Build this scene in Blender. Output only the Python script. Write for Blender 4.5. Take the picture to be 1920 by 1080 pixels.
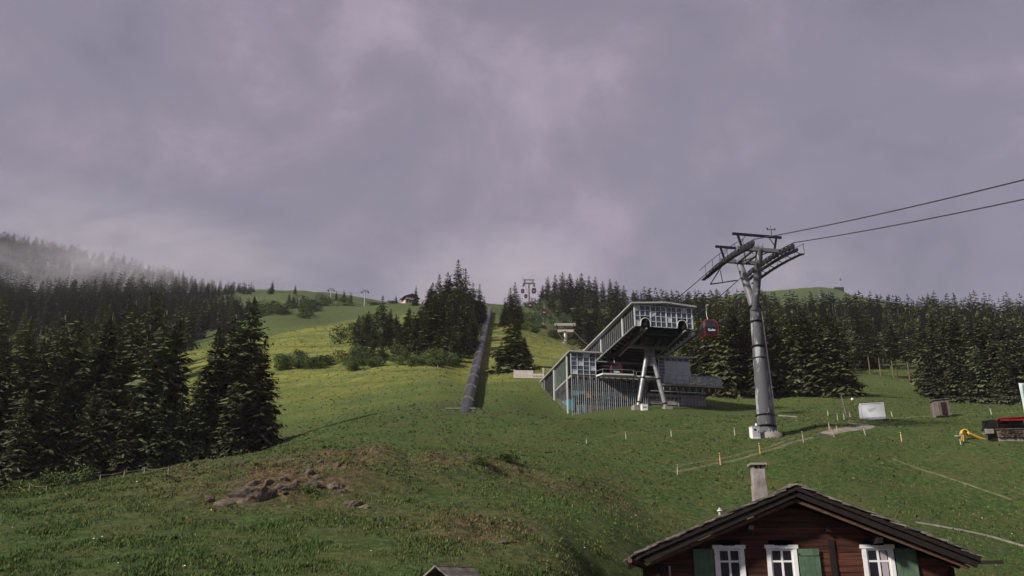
import bpy, bmesh, math, random
import numpy as np
from mathutils import Vector, Matrix, noise as mnoise
R = math.radians
for o in list(bpy.data.objects): bpy.data.objects.remove(o)
SC = bpy.context.scene
COL = SC.collection

# ------------------------------------------------------------------ camera
PITCH = R(20.0); FPX = 1663.0; CAMZ = 6.0
cam_d = bpy.data.cameras.new('camera'); cam = bpy.data.objects.new('camera', cam_d); COL.objects.link(cam)
cam_d.sensor_fit = 'HORIZONTAL'; cam_d.sensor_width = 36.0; cam_d.lens = 36.0*FPX/1920.0
cam_d.clip_start = 0.5; cam_d.clip_end = 20000
cam.location = (0, 0, CAMZ); cam.rotation_euler = (R(90)+PITCH, 0, 0)
SC.camera = cam

# ------------------------------------------------------------------ sky (overcast, broken cloud) and sun
SUN_EL, SUN_AZ = R(33), R(-122)           # azimuth from the view direction, negative = left of it
w = bpy.data.worlds.new('World'); SC.world = w; w.use_nodes = True
nt = w.node_tree; nt.nodes.clear()
def wn(t, **k):
    n = nt.nodes.new(t)
    for a, b in k.items(): setattr(n, a, b)
    return n
out = wn('ShaderNodeOutputWorld'); bg = wn('ShaderNodeBackground'); bg.inputs['Strength'].default_value = 0.1
sky = wn('ShaderNodeTexSky', sky_type='NISHITA', sun_disc=False, sun_elevation=SUN_EL, sun_rotation=SUN_AZ)
tc = wn('ShaderNodeTexCoord'); mp = wn('ShaderNodeMapping')
mp.inputs['Location'].default_value = (3.1, 0.2, 1.7); mp.inputs['Scale'].default_value = (1.0, 1.0, 1.25)
mp.inputs['Rotation'].default_value = (0, R(-25), R(41))
nt.links.new(tc.outputs['Generated'], mp.inputs['Vector'])
def wnoise(scale, det, rough, dist, vec):
    n = wn('ShaderNodeTexNoise'); n.inputs['Scale'].default_value = scale; n.inputs['Detail'].default_value = det
    n.inputs['Roughness'].default_value = rough; n.inputs['Distortion'].default_value = dist
    nt.links.new(vec, n.inputs['Vector']); return n
n1 = wnoise(2.1, 5, .5, .35, mp.outputs['Vector'])
n2 = wnoise(4.6, 12, .62, .3, mp.outputs['Vector'])
mixn = wn('ShaderNodeMath', operation='MULTIPLY_ADD'); mixn.inputs[1].default_value = 0.66
nt.links.new(n2.outputs['Fac'], mixn.inputs[0])
m1 = wn('ShaderNodeMath', operation='MULTIPLY'); m1.inputs[1].default_value = 0.40
nt.links.new(n1.outputs['Fac'], m1.inputs[0]); nt.links.new(m1.outputs[0], mixn.inputs[2])
rp = wn('ShaderNodeValToRGB')
cr = rp.color_ramp; cr.interpolation = 'EASE'
cr.elements[0].position = .35; cr.elements[0].color = (.98, .92, 1.22, 1)
cr.elements[1].position = .73; cr.elements[1].color = (2.25, 1.86, 2.36, 1)
e = cr.elements.new(.53); e.color = (1.40, 1.24, 1.62, 1)
nt.links.new(mixn.outputs[0], rp.inputs['Fac'])
mx = wn('ShaderNodeMix', data_type='RGBA'); mx.inputs['Factor'].default_value = 0.94
nt.links.new(sky.outputs['Color'], mx.inputs['A']); nt.links.new(rp.outputs['Color'], mx.inputs['B'])
nt.links.new(mx.outputs['Result'], bg.inputs['Color']); nt.links.new(bg.outputs[0], out.inputs['Surface'])

sd = bpy.data.lights.new('sun', 'SUN'); sun = bpy.data.objects.new('sun', sd); COL.objects.link(sun)
sd.energy = 3.3; sd.angle = R(5); sd.color = (1.0, 0.93, 0.80)
to_sun = Vector((math.sin(SUN_AZ)*math.cos(SUN_EL), math.cos(SUN_AZ)*math.cos(SUN_EL), math.sin(SUN_EL)))
sun.rotation_euler = to_sun.to_track_quat('Z', 'Y').to_euler()
SC.view_settings.view_transform = 'Standard'; SC.view_settings.look = 'None'
SC.view_settings.exposure = 0.85; SC.view_settings.gamma = 1.0; SC.view_settings.use_curve_mapping = False
SC.cycles.use_denoising = True
SC.cycles.max_bounces = 5; SC.cycles.diffuse_bounces = 2; SC.cycles.transparent_max_bounces = 8; SC.cycles.volume_bounces = 1
SC.cycles.transmission_bounces = 4; SC.cycles.glossy_bounces = 2
SC.cycles.use_adaptive_sampling = True; SC.cycles.adaptive_threshold = 0.02

# ------------------------------------------------------------------ helpers
SP, CP = math.sin(PITCH), math.cos(PITCH)
def px(u, v, Y):
    """the point at ground distance Y that a photograph pixel looks at"""
    a = (u-960)/FPX; k = -(v-540)/FPX
    dy = CP-k*SP; dz = SP+k*CP
    return Vector((a/dy*Y, Y, CAMZ+dz/dy*Y))
def proj(P):
    z = P[2]-CAMZ; c = P[1]*CP+z*SP
    return 960+FPX*P[0]/c, 540-FPX*(-P[1]*SP+z*CP)/c, c

MATS = {}
def mat(name, col, rough=.8, metal=0, var=.0, scale=4.0, bump=0.0, bscale=20.0, col2=None, spec=.3, rnd=0.0, coord='World', detail=4, stretch=None, lo=.35, hi=.65):
    m = bpy.data.materials.new(name); m.use_nodes = True; t = m.node_tree; n = t.nodes; l = t.links
    b = n['Principled BSDF']; b.inputs['Roughness'].default_value = rough; b.inputs['Metallic'].default_value = metal
    b.inputs['Specular IOR Level'].default_value = spec
    c2 = col2 if col2 else tuple(x*(1-var) for x in col)
    if var or col2 or bump:
        tcn = n.new('ShaderNodeTexCoord'); vec = tcn.outputs['Object' if coord == 'World' else coord]
        if coord == 'World':
            g = n.new('ShaderNodeNewGeometry'); vec = g.outputs['Position']
        if stretch:
            mpn = n.new('ShaderNodeMapping'); mpn.inputs['Scale'].default_value = stretch; l.new(vec, mpn.inputs['Vector']); vec = mpn.outputs['Vector']
    cur = None
    if var or col2:
        ns = n.new('ShaderNodeTexNoise'); ns.inputs['Scale'].default_value = scale; ns.inputs['Detail'].default_value = detail
        ns.inputs['Roughness'].default_value = .65; l.new(vec, ns.inputs['Vector'])
        rr = n.new('ShaderNodeValToRGB'); rr.color_ramp.elements[0].position = lo; rr.color_ramp.elements[1].position = hi
        rr.color_ramp.elements[0].color = (*col, 1); rr.color_ramp.elements[1].color = (*c2, 1)
        l.new(ns.outputs['Fac'], rr.inputs['Fac']); cur = rr.outputs['Color']
    if rnd:
        oi = n.new('ShaderNodeObjectInfo'); hs = n.new('ShaderNodeHueSaturation')
        mr = n.new('ShaderNodeMapRange'); mr.inputs['To Min'].default_value = 1-rnd; mr.inputs['To Max'].default_value = 1+rnd
        l.new(oi.outputs['Random'], mr.inputs['Value']); l.new(mr.outputs[0], hs.inputs['Value'])
        if cur: l.new(cur, hs.inputs['Color'])
        else: hs.inputs['Color'].default_value = (*col, 1)
        cur = hs.outputs['Color']
    if cur: l.new(cur, b.inputs['Base Color'])
    else: b.inputs['Base Color'].default_value = (*col, 1)
    if bump:
        nb = n.new('ShaderNodeTexNoise'); nb.inputs['Scale'].default_value = bscale; nb.inputs['Detail'].default_value = 6
        l.new(vec, nb.inputs['Vector']); bp = n.new('ShaderNodeBump'); bp.inputs['Strength'].default_value = bump
        l.new(nb.outputs['Fac'], bp.inputs['Height']); l.new(bp.outputs['Normal'], b.inputs['Normal'])
    MATS[name] = m; return m

def tag(o, label=None, cat=None, group=None, kind=None):
    if label: o['label'] = label
    if cat: o['category'] = cat
    if group: o['group'] = group
    if kind: o['kind'] = kind
    return o
def link(name, data, parent=None, matx=None):
    o = bpy.data.objects.new(name, data); COL.objects.link(o)
    if parent: o.parent = parent
    if matx is not None: o.matrix_local = matx
    return o
def thing(name, label, cat, loc, rz=0, group=None):
    o = link(name, None); o.location = loc; o.rotation_euler = (0, 0, rz); o.empty_display_size = .1
    return tag(o, label, cat, group)
def mesh_np(name, V, F, m=None, smooth=False):
    """V (n,3) array, F list of quads/tris arrays"""
    me = bpy.data.meshes.new(name); V = np.asarray(V, dtype=np.float32)
    F = np.asarray(F, dtype=np.int32); k = F.shape[1]; nf = len(F)
    me.vertices.add(len(V)); me.vertices.foreach_set('co', V.ravel())
    me.loops.add(nf*k); me.loops.foreach_set('vertex_index', F.ravel())
    me.polygons.add(nf); me.polygons.foreach_set('loop_start', np.arange(0, nf*k, k, dtype=np.int32))
    me.polygons.foreach_set('loop_total', np.full(nf, k, dtype=np.int32))
    if smooth: me.polygons.foreach_set('use_smooth', np.ones(nf, dtype=bool))
    me.update(calc_edges=True); me.validate()
    if m: me.materials.append(m)
    return me
def mesh_py(name, V, F, m=None, smooth=False):
    me = bpy.data.meshes.new(name); me.from_pydata([tuple(v) for v in V], [], F); me.update()
    if smooth:
        for p in me.polygons: p.use_smooth = True
    if m: me.materials.append(m)
    return me
_prim = {}
def cube_mesh(m):
    if ('c', m.name) not in _prim:
        V = [(x, y, z) for x in (-.5, .5) for y in (-.5, .5) for z in (-.5, .5)]
        _prim[('c', m.name)] = mesh_py('block', V, [(0,1,3,2),(4,6,7,5),(0,4,5,1),(2,3,7,6),(0,2,6,4),(1,5,7,3)], m)
    return _prim[('c', m.name)]
def cyl_mesh(m, n=12, r1=1.0):
    key = ('y', m.name, n, round(r1, 3))
    if key not in _prim:
        V = []; F = []
        for i in range(n):
            a = 2*math.pi*i/n; V += [(math.cos(a), math.sin(a), 0), (r1*math.cos(a), r1*math.sin(a), 1)]
        for i in range(n):
            j = (i+1) % n; F.append((2*i, 2*j, 2*j+1, 2*i+1))
        F.append(tuple(2*i for i in range(n-1, -1, -1))); F.append(tuple(2*i+1 for i in range(n)))
        me = mesh_py('rod', V, F, m)
        for p in me.polygons[:n]: p.use_smooth = True
        _prim[key] = me
    return _prim[key]
def box(name, parent, x, y, z, m, rot=None):
    """axis box from x=(x0,x1) y=(..) z=(..)"""
    M = Matrix.Translation(((x[0]+x[1])/2, (y[0]+y[1])/2, (z[0]+z[1])/2))
    if rot is not None: M = M @ rot
    M = M @ Matrix.Diagonal((abs(x[1]-x[0]), abs(y[1]-y[0]), abs(z[1]-z[0]), 1))
    return link(name, cube_mesh(m), parent, M)
def frame_to(p, q, up=(0, 0, 1)):
    p = Vector(p); q = Vector(q); d = (q-p); L = d.length; d.normalize()
    x = Vector(up).cross(d)
    if x.length < 1e-4: x = Vector((1, 0, 0)).cross(d)
    x.normalize(); y = d.cross(x)
    return Matrix(((x.x, y.x, d.x, p.x), (x.y, y.y, d.y, p.y), (x.z, y.z, d.z, p.z), (0, 0, 0, 1))), L
def rod(name, parent, p, q, r, m, n=10, r1=None):
    M, L = frame_to(p, q)
    return link(name, cyl_mesh(m, n, 1.0 if r1 is None else r1/r), parent, M @ Matrix.Diagonal((r, r, L, 1)))
def bar(name, parent, p, q, wx, wy, m, up=(0, 0, 1)):
    """square bar from p to q; wx across, wy along 'up'"""
    M, L = frame_to(p, q, up)
    return link(name, cube_mesh(m), parent, M @ Matrix.Translation((0, 0, L/2)) @ Matrix.Diagonal((wx, wy, L, 1)))
class MB:
    """collects boxes / bars / rods into ONE mesh"""
    def __init__(s): s.V = []; s.F = []
    def add(s, me, M):
        o = len(s.V); s.V += [tuple(M @ v.co) for v in me.vertices]; s.F += [tuple(o+i for i in p.vertices) for p in me.polygons]
    def box(s, x, y, z, rot=None, pre=None):
        M = Matrix.Translation(((x[0]+x[1])/2, (y[0]+y[1])/2, (z[0]+z[1])/2))
        if rot is not None: M = M @ rot
        if pre is not None: M = pre @ M
        s.add(cube_mesh(DUM), M @ Matrix.Diagonal((abs(x[1]-x[0]), abs(y[1]-y[0]), abs(z[1]-z[0]), 1)))
    def bar(s, p, q, wx, wy, up=(0, 0, 1)):
        M, L = frame_to(p, q, up); s.add(cube_mesh(DUM), M @ Matrix.Translation((0, 0, L/2)) @ Matrix.Diagonal((wx, wy, L, 1)))
    def rod(s, p, q, r, n=8, r1=None):
        M, L = frame_to(p, q); s.add(cyl_mesh(DUM, n, 1.0 if r1 is None else r1/r), M @ Matrix.Diagonal((r, r, L, 1)))
    def poly(s, V, F):
        o = len(s.V); s.V += [tuple(v) for v in V]; s.F += [tuple(o+i for i in f) for f in F]
    def build(s, name, m, parent=None, matx=None, smooth=False):
        return link(name, mesh_py(name, s.V, s.F, m, smooth), parent, matx)
DUM = bpy.data.materials.new('plain')
def tube_mesh(name, pts, r, m, n=8, up=(0, 0, 1)):
    V = []; F = []; pts = [Vector(p) for p in pts]
    for i, p in enumerate(pts):
        d = (pts[min(i+1, len(pts)-1)]-pts[max(i-1, 0)]).normalized(); x = Vector(up).cross(d)
        if x.length < 1e-4: x = Vector((1, 0, 0)).cross(d)
        x.normalize(); y = d.cross(x); rr = r[i] if isinstance(r, (list, tuple)) else r
        for k in range(n):
            a = 2*math.pi*k/n; V.append(p+x*rr*math.cos(a)+y*rr*math.sin(a))
    for i in range(len(pts)-1):
        for k in range(n):
            F.append((i*n+k, i*n+(k+1) % n, (i+1)*n+(k+1) % n, (i+1)*n+k))
    F.append(tuple(range(n-1, -1, -1))); F.append(tuple((len(pts)-1)*n+k for k in range(n)))
    return mesh_py(name, V, F, m, True)

# ------------------------------------------------------------------ terrain height from surveyed points (pixel column, pixel row, distance)
CTRL = """
100,1080,29 480,1080,30 840,1080,31 1100,1080,38
0,1000,36 300,1000,37 600,1000,38 900,1000,40 1150,1000,46
0,930,52 150,910,56 300,888,58 380,870,56 480,862,54 600,855,53 750,852,56 900,858,58 980,870,60
400,957,42 550,958,42.5 680,950,44 850,930,47 1000,930,51 1150,930,57
0,945,85 250,897,88 100,915,110 300,888,108 450,866,100 -300,940,95
600,840,73 750,836,72 900,838,75 1050,845,72 1180,870,68
480,838,107 600,803,96 750,795,92 900,800,88 1050,802,86
860,768,108 700,780,110 560,814,112 600,762,130 750,742,130 870,748,120
1000,774,107 1150,787,105 1050,778,118 1200,767,114 1330,769,118 1000,735,130
1260,888,66 1350,868,70 1430,848,75 1510,828,79 1437,820,82 1250,824,82 1100,832,80 1350,785,100
1880,1065,52 1900,1022,56 1700,985,57 1900,950,64 1700,905,68 1500,885,66 1900,880,71 1700,832,80 1900,830,77
1640,788,95 1770,783,97 1900,778,99 1550,803,86 1500,782,98 1450,747,135 1600,748,130 1700,762,112 1880,763,115
1620,702,180 1700,714,176 1740,742,150 1830,759,140
1500,695,205 1850,695,205 1700,645,300 1500,635,300 1900,645,300
1700,606,430 1900,608,430 1550,600,450 1440,600,450
1570,545,850 1480,551,850 1420,556,850 1640,572,840 1780,604,850 1900,612,900
893,704,150 904,645,198 911,614,247 917,585,336 925,575,430
520,692,160 650,690,155 750,692,150 840,692,148 520,652,200 600,642,215
650,645,205 750,645,190 840,650,182 700,606,260 800,600,255 870,600,262 768,578,390 860,572,340
560,622,260 500,604,330 620,606,330 560,549,560 640,561,545 700,577,500 500,562,520 480,546,620
400,545,700 300,525,780 200,500,850 100,475,900 0,460,930
0,530,650 200,550,620 350,575,560 0,610,380 200,618,370 350,628,360 450,648,300
0,705,200 200,722,180 330,700,170 430,690,165
1000,663,190 970,702,145 1010,690,152 1000,583,455 1040,610,370 1050,657,235 1000,640,240 960,620,245
1100,645,280 1150,608,370 1100,580,430 1200,592,420 1300,603,400 1300,664,230 1150,695,165 1250,668,195
100,620,1500 500,650,1300 960,640,900 960,700,1500 1400,700,1500 1800,720,1500
-600,1000,36 -600,935,52 -600,940,110 -600,705,200 -600,610,380 -600,475,930
2500,1060,52 2500,950,64 2500,830,76 2500,778,98 2500,763,118 2500,695,205 2500,645,300 2500,608,430 2500,612,900 2500,720,1500 -600,640,1500
"""
_P = [px(*map(float, c.split(','))) for c in CTRL.split()]
_P += [Vector(p) for p in ((0, 0, 0.2), (-45, 0, 0), (45, 0, -2.5), (0, -40, -11), (-70, -40, -11), (70, -40, -12),
       (0, 14, 3), (-20, 20, 4.4), (10, 20, 2.9), (8, 33, 2.6), (16, 33, 2.2), (12, 40, 3.6), (24, 38, 3.4), (30, 26, 0.5), (60, 30, 0), (12, 48, 6.2), (4, 38, 5.2))]
_A = np.array([[p.x/(p.y+60), math.log(p.y+60), p.z/(p.y+60)] for p in _P])
def _st(X, Y): return np.stack([1.6*X/(Y+60), np.log(Y+60)], -1)
_C = np.stack([1.6*_A[:, 0], _A[:, 1]], -1)
def _phi(r2): return .5*r2*np.log(r2+1e-12)
_n = len(_C); _K = _phi(((_C[:, None]-_C[None])**2).sum(-1))+1e-4*np.eye(_n)
_Pm = np.concatenate([np.ones((_n, 1)), _C], 1)
_S = np.linalg.solve(np.block([[_K, _Pm], [_Pm.T, np.zeros((3, 3))]]), np.concatenate([_A[:, 2], np.zeros(3)]))
_rs = np.random.RandomState(5); _T = _rs.rand(256, 256)
def vnoise(X, Y):
    xi = np.floor(X).astype(int); yi = np.floor(Y).astype(int); fx = X-xi; fy = Y-yi
    fx = fx*fx*(3-2*fx); fy = fy*fy*(3-2*fy)
    g = lambda i, j: _T[i & 255, j & 255]
    return (g(xi, yi)*(1-fx)+g(xi+1, yi)*fx)*(1-fy)+(g(xi, yi+1)*(1-fx)+g(xi+1, yi+1)*fx)*fy-.5
def gauss(X, Y, c, s): return np.exp(-((X-c[0])**2/s[0]**2+(Y-c[1])**2/s[1]**2))
MOUND = px(560, 900, 48); MOUND2 = px(930, 885, 55)
def heathmask(X, Y):
    h = 1.0*gauss(X, Y, (MOUND.x-1, MOUND.y+1), (6.0, 6.0))+.9*gauss(X, Y, (MOUND2.x, MOUND2.y), (4.2, 3.0))
    q = px(920, 1010, 39); h = h+.6*gauss(X, Y, (q.x, q.y), (4, 4)); q = px(1140, 920, 57); h = h+.6*gauss(X, Y, (q.x, q.y), (3, 4))
    q = px(350, 890, 56); h = h+.7*gauss(X, Y, (q.x, q.y), (3, 3)); q = px(760, 855, 55); h = h+.5*gauss(X, Y, (q.x, q.y), (5, 3))
    return h
def ground(X, Y):
    X = np.atleast_1d(np.asarray(X, float)); Y = np.atleast_1d(np.asarray(Y, float)); res = np.empty(X.shape)
    xf = X.ravel(); yf = Y.ravel(); rf = res.ravel() if res.flags.c_contiguous else None
    for i in range(0, len(xf), 20000):
        s = _st(xf[i:i+20000], yf[i:i+20000])
        K = _phi(((s[:, None]-_C[None])**2).sum(-1))
        rf[i:i+20000] = (K @ _S[:_n]+_S[_n]+s @ _S[_n+1:])*(yf[i:i+20000]+60)
    res = rf.reshape(X.shape)
    far = np.clip((Y-150)/300, 0, 1)
    hm = heathmask(X, Y)
    b = .9*vnoise(X/11+7, Y/11+3)+.45*vnoise(X/4.3, Y/4.3)+.16*vnoise(X/1.7+31, Y/1.7)
    b = b*(.55+1.6*np.clip(hm, 0, 1))*(1-.4*far)
    b = b+np.clip(hm, 0, 1)*(1.3*np.abs(vnoise(X/2.6+9, Y/2.0+50))+.5*np.abs(vnoise(X/.9+3, Y/.8+11)))
    b = b+far*(9*vnoise(X/75, Y/75)+4*vnoise(X/28, Y/28))
    st = gauss(X, Y, (17, 122), (20, 16)); b = b*(1-.8*st)          # levelled ground round the station
    z = res+b
    wp = np.exp(-((X+5.9+(Y-115)*.0129)/4.5)**2)*np.clip((Y-111)/6, 0, 1)*np.clip((340-Y)/20, 0, 1)   # graded bed of the pipe
    return z*(1-wp)+wp*(30.5+.398*(Y-112)-1.15)
def gz(x, y): return float(ground([x], [y])[0])
def onground(u, Y, off=0.0):
    """ground point in pixel column u at distance Y"""
    X = (u-960)/FPX*Y
    for _ in range(6):
        z = gz(X, Y)-CAMZ; X = (u-960)/FPX*(Y*CP+z*SP)
    return Vector((X, Y, gz(X, Y)+off))
# ------------------------------------------------------------------ ground sheet
NA = 560
av = np.linspace(-.95, .95, NA)
yv = np.concatenate([np.linspace(-40, 24, 36, endpoint=False), np.linspace(24, 125, 350, endpoint=False), np.exp(np.linspace(math.log(125+60), math.log(1660), 190))-60])
YY, AA = np.meshgrid(yv, av, indexing='ij'); XX = AA*(YY+60); ZZ = ground(XX, YY)
NR = len(yv); idx = np.arange(NR*NA).reshape(NR, NA)
GF = np.stack([idx[:-1, :-1], idx[:-1, 1:], idx[1:, 1:], idx[1:, :-1]], -1).reshape(-1, 4)
gme = mesh_np('ground', np.stack([XX, YY, ZZ], -1).reshape(-1, 3), GF, None, True)

def sunpatch_mask(X, Y):
    """sun patch painted into the middle meadow: paler, yellower than the pasture in front"""
    s = np.clip((Y+14*vnoise(X/14, Y/14)-112-.10*np.abs(X-2))/46, 0, 1)*np.clip((330-Y)/60, 0, 1)
    s = s*np.clip((72-X)/25, .25, 1)
    return s*s*(3-2*s)
SMASK = sunpatch_mask(XX, YY); HMASK = np.clip(heathmask(XX, YY)*(.98+2.0*vnoise(XX/2.2, YY/2.2)), 0, 1)
FARM = np.clip((YY-250)/150, 0, 1)
ca = gme.color_attributes.new('sward', 'FLOAT_COLOR', 'POINT')
ca.data.foreach_set('color', np.stack([HMASK, SMASK, FARM, np.ones_like(FARM)], -1).astype(np.float32).ravel())

def grass_material(name):
    m = bpy.data.materials.new(name); m.use_nodes = True; t = m.node_tree; n = t.nodes; l = t.links; b = n['Principled BSDF']
    b.inputs['Roughness'].default_value = .95; b.inputs['Specular IOR Level'].default_value = .1
    at = n.new('ShaderNodeAttribute'); at.attribute_name = 'sward'; sep = n.new('ShaderNodeSeparateColor'); l.new(at.outputs['Color'], sep.inputs[0])
    g = n.new('ShaderNodeNewGeometry')
    def nz(s, d, r=.6):
        q = n.new('ShaderNodeTexNoise'); q.inputs['Scale'].default_value = s; q.inputs['Detail'].default_value = d; q.inputs['Roughness'].default_value = r
        l.new(g.outputs['Position'], q.inputs['Vector']); return q.outputs['Fac']
    def ramp(f, stops):
        q = n.new('ShaderNodeValToRGB'); e = q.color_ramp.elements
        while len(e) < len(stops): e.new(.5)
        for x, (p, c) in zip(e, stops): x.position = p; x.color = (*c, 1)
        l.new(f, q.inputs['Fac']); return q.outputs['Color']
    def mixc(f, a, c):
        q = n.new('ShaderNodeMix'); q.data_type = 'RGBA'
        if isinstance(f, float): q.inputs['Factor'].default_value = f
        else: l.new(f, q.inputs['Factor'])
        l.new(a, q.inputs['A']); l.new(c, q.inputs['B']); return q.outputs['Result']
    fine0 = nz(2.6, 8, .75); coarse = nz(.55, 9, .78); fm = n.new('ShaderNodeMix'); fm.data_type = 'FLOAT'; l.new(sep.outputs[1], fm.inputs['Factor']); l.new(fine0, fm.inputs['A']); l.new(coarse, fm.inputs['B']); fine = fm.outputs['Result']; mid = nz(.35, 5); mpb = n.new('ShaderNodeMapping'); mpb.inputs['Scale'].default_value = (.035, .15, .25); l.new(g.outputs['Position'], mpb.inputs['Vector']); bq = n.new('ShaderNodeTexNoise'); bq.inputs['Scale'].default_value = 1.0; bq.inputs['Detail'].default_value = 6; bq.inputs['Distortion'].default_value = .6; l.new(mpb.outputs[0], bq.inputs['Vector']); big = bq.outputs['Fac']
    past = ramp(fine, [(.34, (.020, .036, .011)), (.50, (.048, .080, .023)), (.66, (.098, .138, .044))])
    past2 = ramp(fine, [(.30, (.044, .050, .018)), (.55, (.086, .092, .034)), (.75, (.130, .130, .056))])
    f1 = ramp(mid, [(.42, (0, 0, 0)), (.68, (1, 1, 1))])
    past = mixc(f1, past, past2)
    sunpatch = ramp(fine, [(.32, (.080, .090, .020)), (.5, (.165, .172, .040)), (.68, (.27, .25, .075))])  # sunlight on the middle meadow is put into these paler ramps
    sunpatch2 = ramp(fine, [(.34, (.048, .070, .018)), (.5, (.088, .116, .034)), (.68, (.145, .165, .050))])
    f2 = ramp(big, [(.42, (0, 0, 0)), (.62, (1, 1, 1))]); sunpatch = mixc(f2, sunpatch, sunpatch2)
    heath = ramp(fine, [(.34, (.030, .024, .014)), (.46, (.075, .052, .030)), (.56, (.135, .092, .056)), (.70, (.22, .16, .105))])
    far = ramp(coarse, [(.36, (.026, .042, .016)), (.5, (.058, .082, .030)), (.64, (.100, .125, .048))])
    c = mixc(sep.outputs[1], past, sunpatch); c = mixc(sep.outputs[2], c, far); 
    hm = n.new('ShaderNodeMath'); hm.operation = 'MULTIPLY'; l.new(sep.outputs[0], hm.inputs[0])
    hn = ramp(nz(.9, 7, .7), [(.36, (0, 0, 0)), (.50, (1, 1, 1))]); l.new(hn, hm.inputs[1])
    c = mixc(hm.outputs[0], c, heath); l.new(c, b.inputs['Base Color'])
    bp = n.new('ShaderNodeBump'); bp.inputs['Strength'].default_value = .9; bp.inputs['Distance'].default_value = .25
    l.new(fine, bp.inputs['Height']); l.new(bp.outputs['Normal'], b.inputs['Normal'])
    return m
gme.materials.append(grass_material('alpine_sward'))
tag(link('ground', gme), 'grassy alpine hillside meadow', kind='structure')
# ------------------------------------------------------------------ trees
def leafmat(name, c1, c2, rnd, scale=1.2):
    m = mat(name, c1, rough=.9, col2=c2, scale=scale, rnd=rnd, spec=.15, coord='World', detail=3, lo=.38, hi=.62)
    # each tree its own hue as well as its own value
    t = m.node_tree; hs = [x for x in t.nodes if x.type == 'HUE_SAT'][0]; oi = [x for x in t.nodes if x.type == 'OBJECT_INFO'][0]
    mr = t.nodes.new('ShaderNodeMapRange'); mr.inputs['To Min'].default_value = .475; mr.inputs['To Max'].default_value = .515
    mm = t.nodes.new('ShaderNodeMath'); mm.operation = 'FRACT'; m7 = t.nodes.new('ShaderNodeMath'); m7.operation = 'MULTIPLY'; m7.inputs[1].default_value = 7.31
    t.links.new(oi.outputs['Random'], m7.inputs[0]); t.links.new(m7.outputs[0], mm.inputs[0]); t.links.new(mm.outputs[0], mr.inputs['Value']); t.links.new(mr.outputs[0], hs.inputs['Hue'])
    return m
M_SPR = leafmat('spruce_needles', (.034, .043, .026), (.105, .115, .056), .5)
M_SPL = leafmat('sunlit_spruce_needles', (.055, .064, .028), (.125, .130, .055), .35)  # paler copy of the spruce needles, sunlight put into the colour
M_FARS = leafmat('far_spruce_needles', (.034, .045, .032), (.080, .094, .058), .3, .05)
M_LEAF = leafmat('alder_leaves', (.040, .064, .020), (.095, .130, .044), .4, .6)
M_BARK = mat('bark', (.10, .075, .055), rough=.95, var=.5, scale=3, bump=.4, bscale=9)
M_BARKL = mat('pale_bark', (.15, .115, .085), rough=.95, var=.4, scale=3)

def kites(P, D, W, L):
    """kite-shaped sprays: P base, D unit direction, W half-width vectors, L lengths"""
    a = P; b = P+D*(.42*L)[:, None]+W; c = P+D*L[:, None]; d = P+D*(.42*L)[:, None]-W
    V = np.stack([a, b, c, d], 1).reshape(-1, 3); n = len(P)
    return V, np.arange(4*n).reshape(n, 4)
def spruce_crown(seed, levels, per, twigs, slim, m, bare=.04, ragged=.5, name='spruce_crown'):
    rs = np.random.RandomState(seed); P = []; D = []; Wv = []; Ls = []
    one_side = rs.rand()*6.28
    for i in range(levels):
        z = bare+(1-bare)*((i+rs.rand()*.8)/levels)**.92
        if z > .985: continue
        R0 = slim*((1-z)**.74)*(1-.35*max(0, .14-z)/.14)+.016
        nb = max(3, int(round(per*(.55+.6*(1-z)))))
        ph0 = rs.rand()*6.28
        for k in range(nb):
            ph = ph0+6.283*k/nb+rs.randn()*.16
            L = R0*(1-ragged+2*ragged*rs.rand()*.8)*(1+.10*math.cos(ph-one_side))
            L *= 1+.28*math.sin(2.3*ph+9*z+seed)*math.sin(17*z+seed*1.7)
            if rs.rand() < .10: L *= .45
            el = (.55*(z**1.6)-.34*(1-z))+rs.randn()*.08
            dv = np.array([math.cos(ph)*math.cos(el), math.sin(ph)*math.cos(el), math.sin(el)])
            side = np.array([-math.sin(ph), math.cos(ph), 0])
            p0 = np.array([0, 0, z])
            nt_ = max(1, int(round(twigs*(.5+.7*(1-z)))))
            ss = (np.arange(nt_)+rs.rand(nt_)*.7)/nt_*.9+.05
            # main axis spray
            sag = lambda s: p0+dv*L*s-np.array([0, 0, .22*L*s*(1.25-s)*2.0])
            e1 = sag(1.0)
            d0 = (e1-p0); l0 = np.linalg.norm(d0)
            if l0 < 1e-5: continue
            P.append(p0); D.append(d0/l0); Ls.append(l0*1.03); Wv.append(side*l0*.085+np.array([0, 0, rs.randn()*.01*l0]))
            for s in ss:
                q = sag(s)
                for sg in (-1, 1):
                    tl = L*(.52*(1.05-s)+.10)*(.7+.6*rs.rand())
                    d = dv*.55+side*sg*(.75+.3*rs.rand())+np.array([0, 0, -.34-.35*rs.rand()])
                    d /= np.linalg.norm(d); wv = np.cross(d, np.array([rs.randn()*.5, rs.randn()*.5, 1.0])); wv /= np.linalg.norm(wv)+1e-6
                    P.append(q); D.append(d); Ls.append(tl); Wv.append(wv*tl*(.17+.10*rs.rand()))
    # leader
    for k in range(3):
        a = k*2.1; P.append(np.array([0, 0, .93])); D.append(np.array([.06*math.cos(a), .06*math.sin(a), .99])); Ls.append(.08); Wv.append(np.array([math.cos(a), math.sin(a), 0])*.012)
    V, F = kites(np.array(P), np.array(D), np.array(Wv), np.array(Ls))
    return mesh_np(name, V, F, m)
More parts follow.
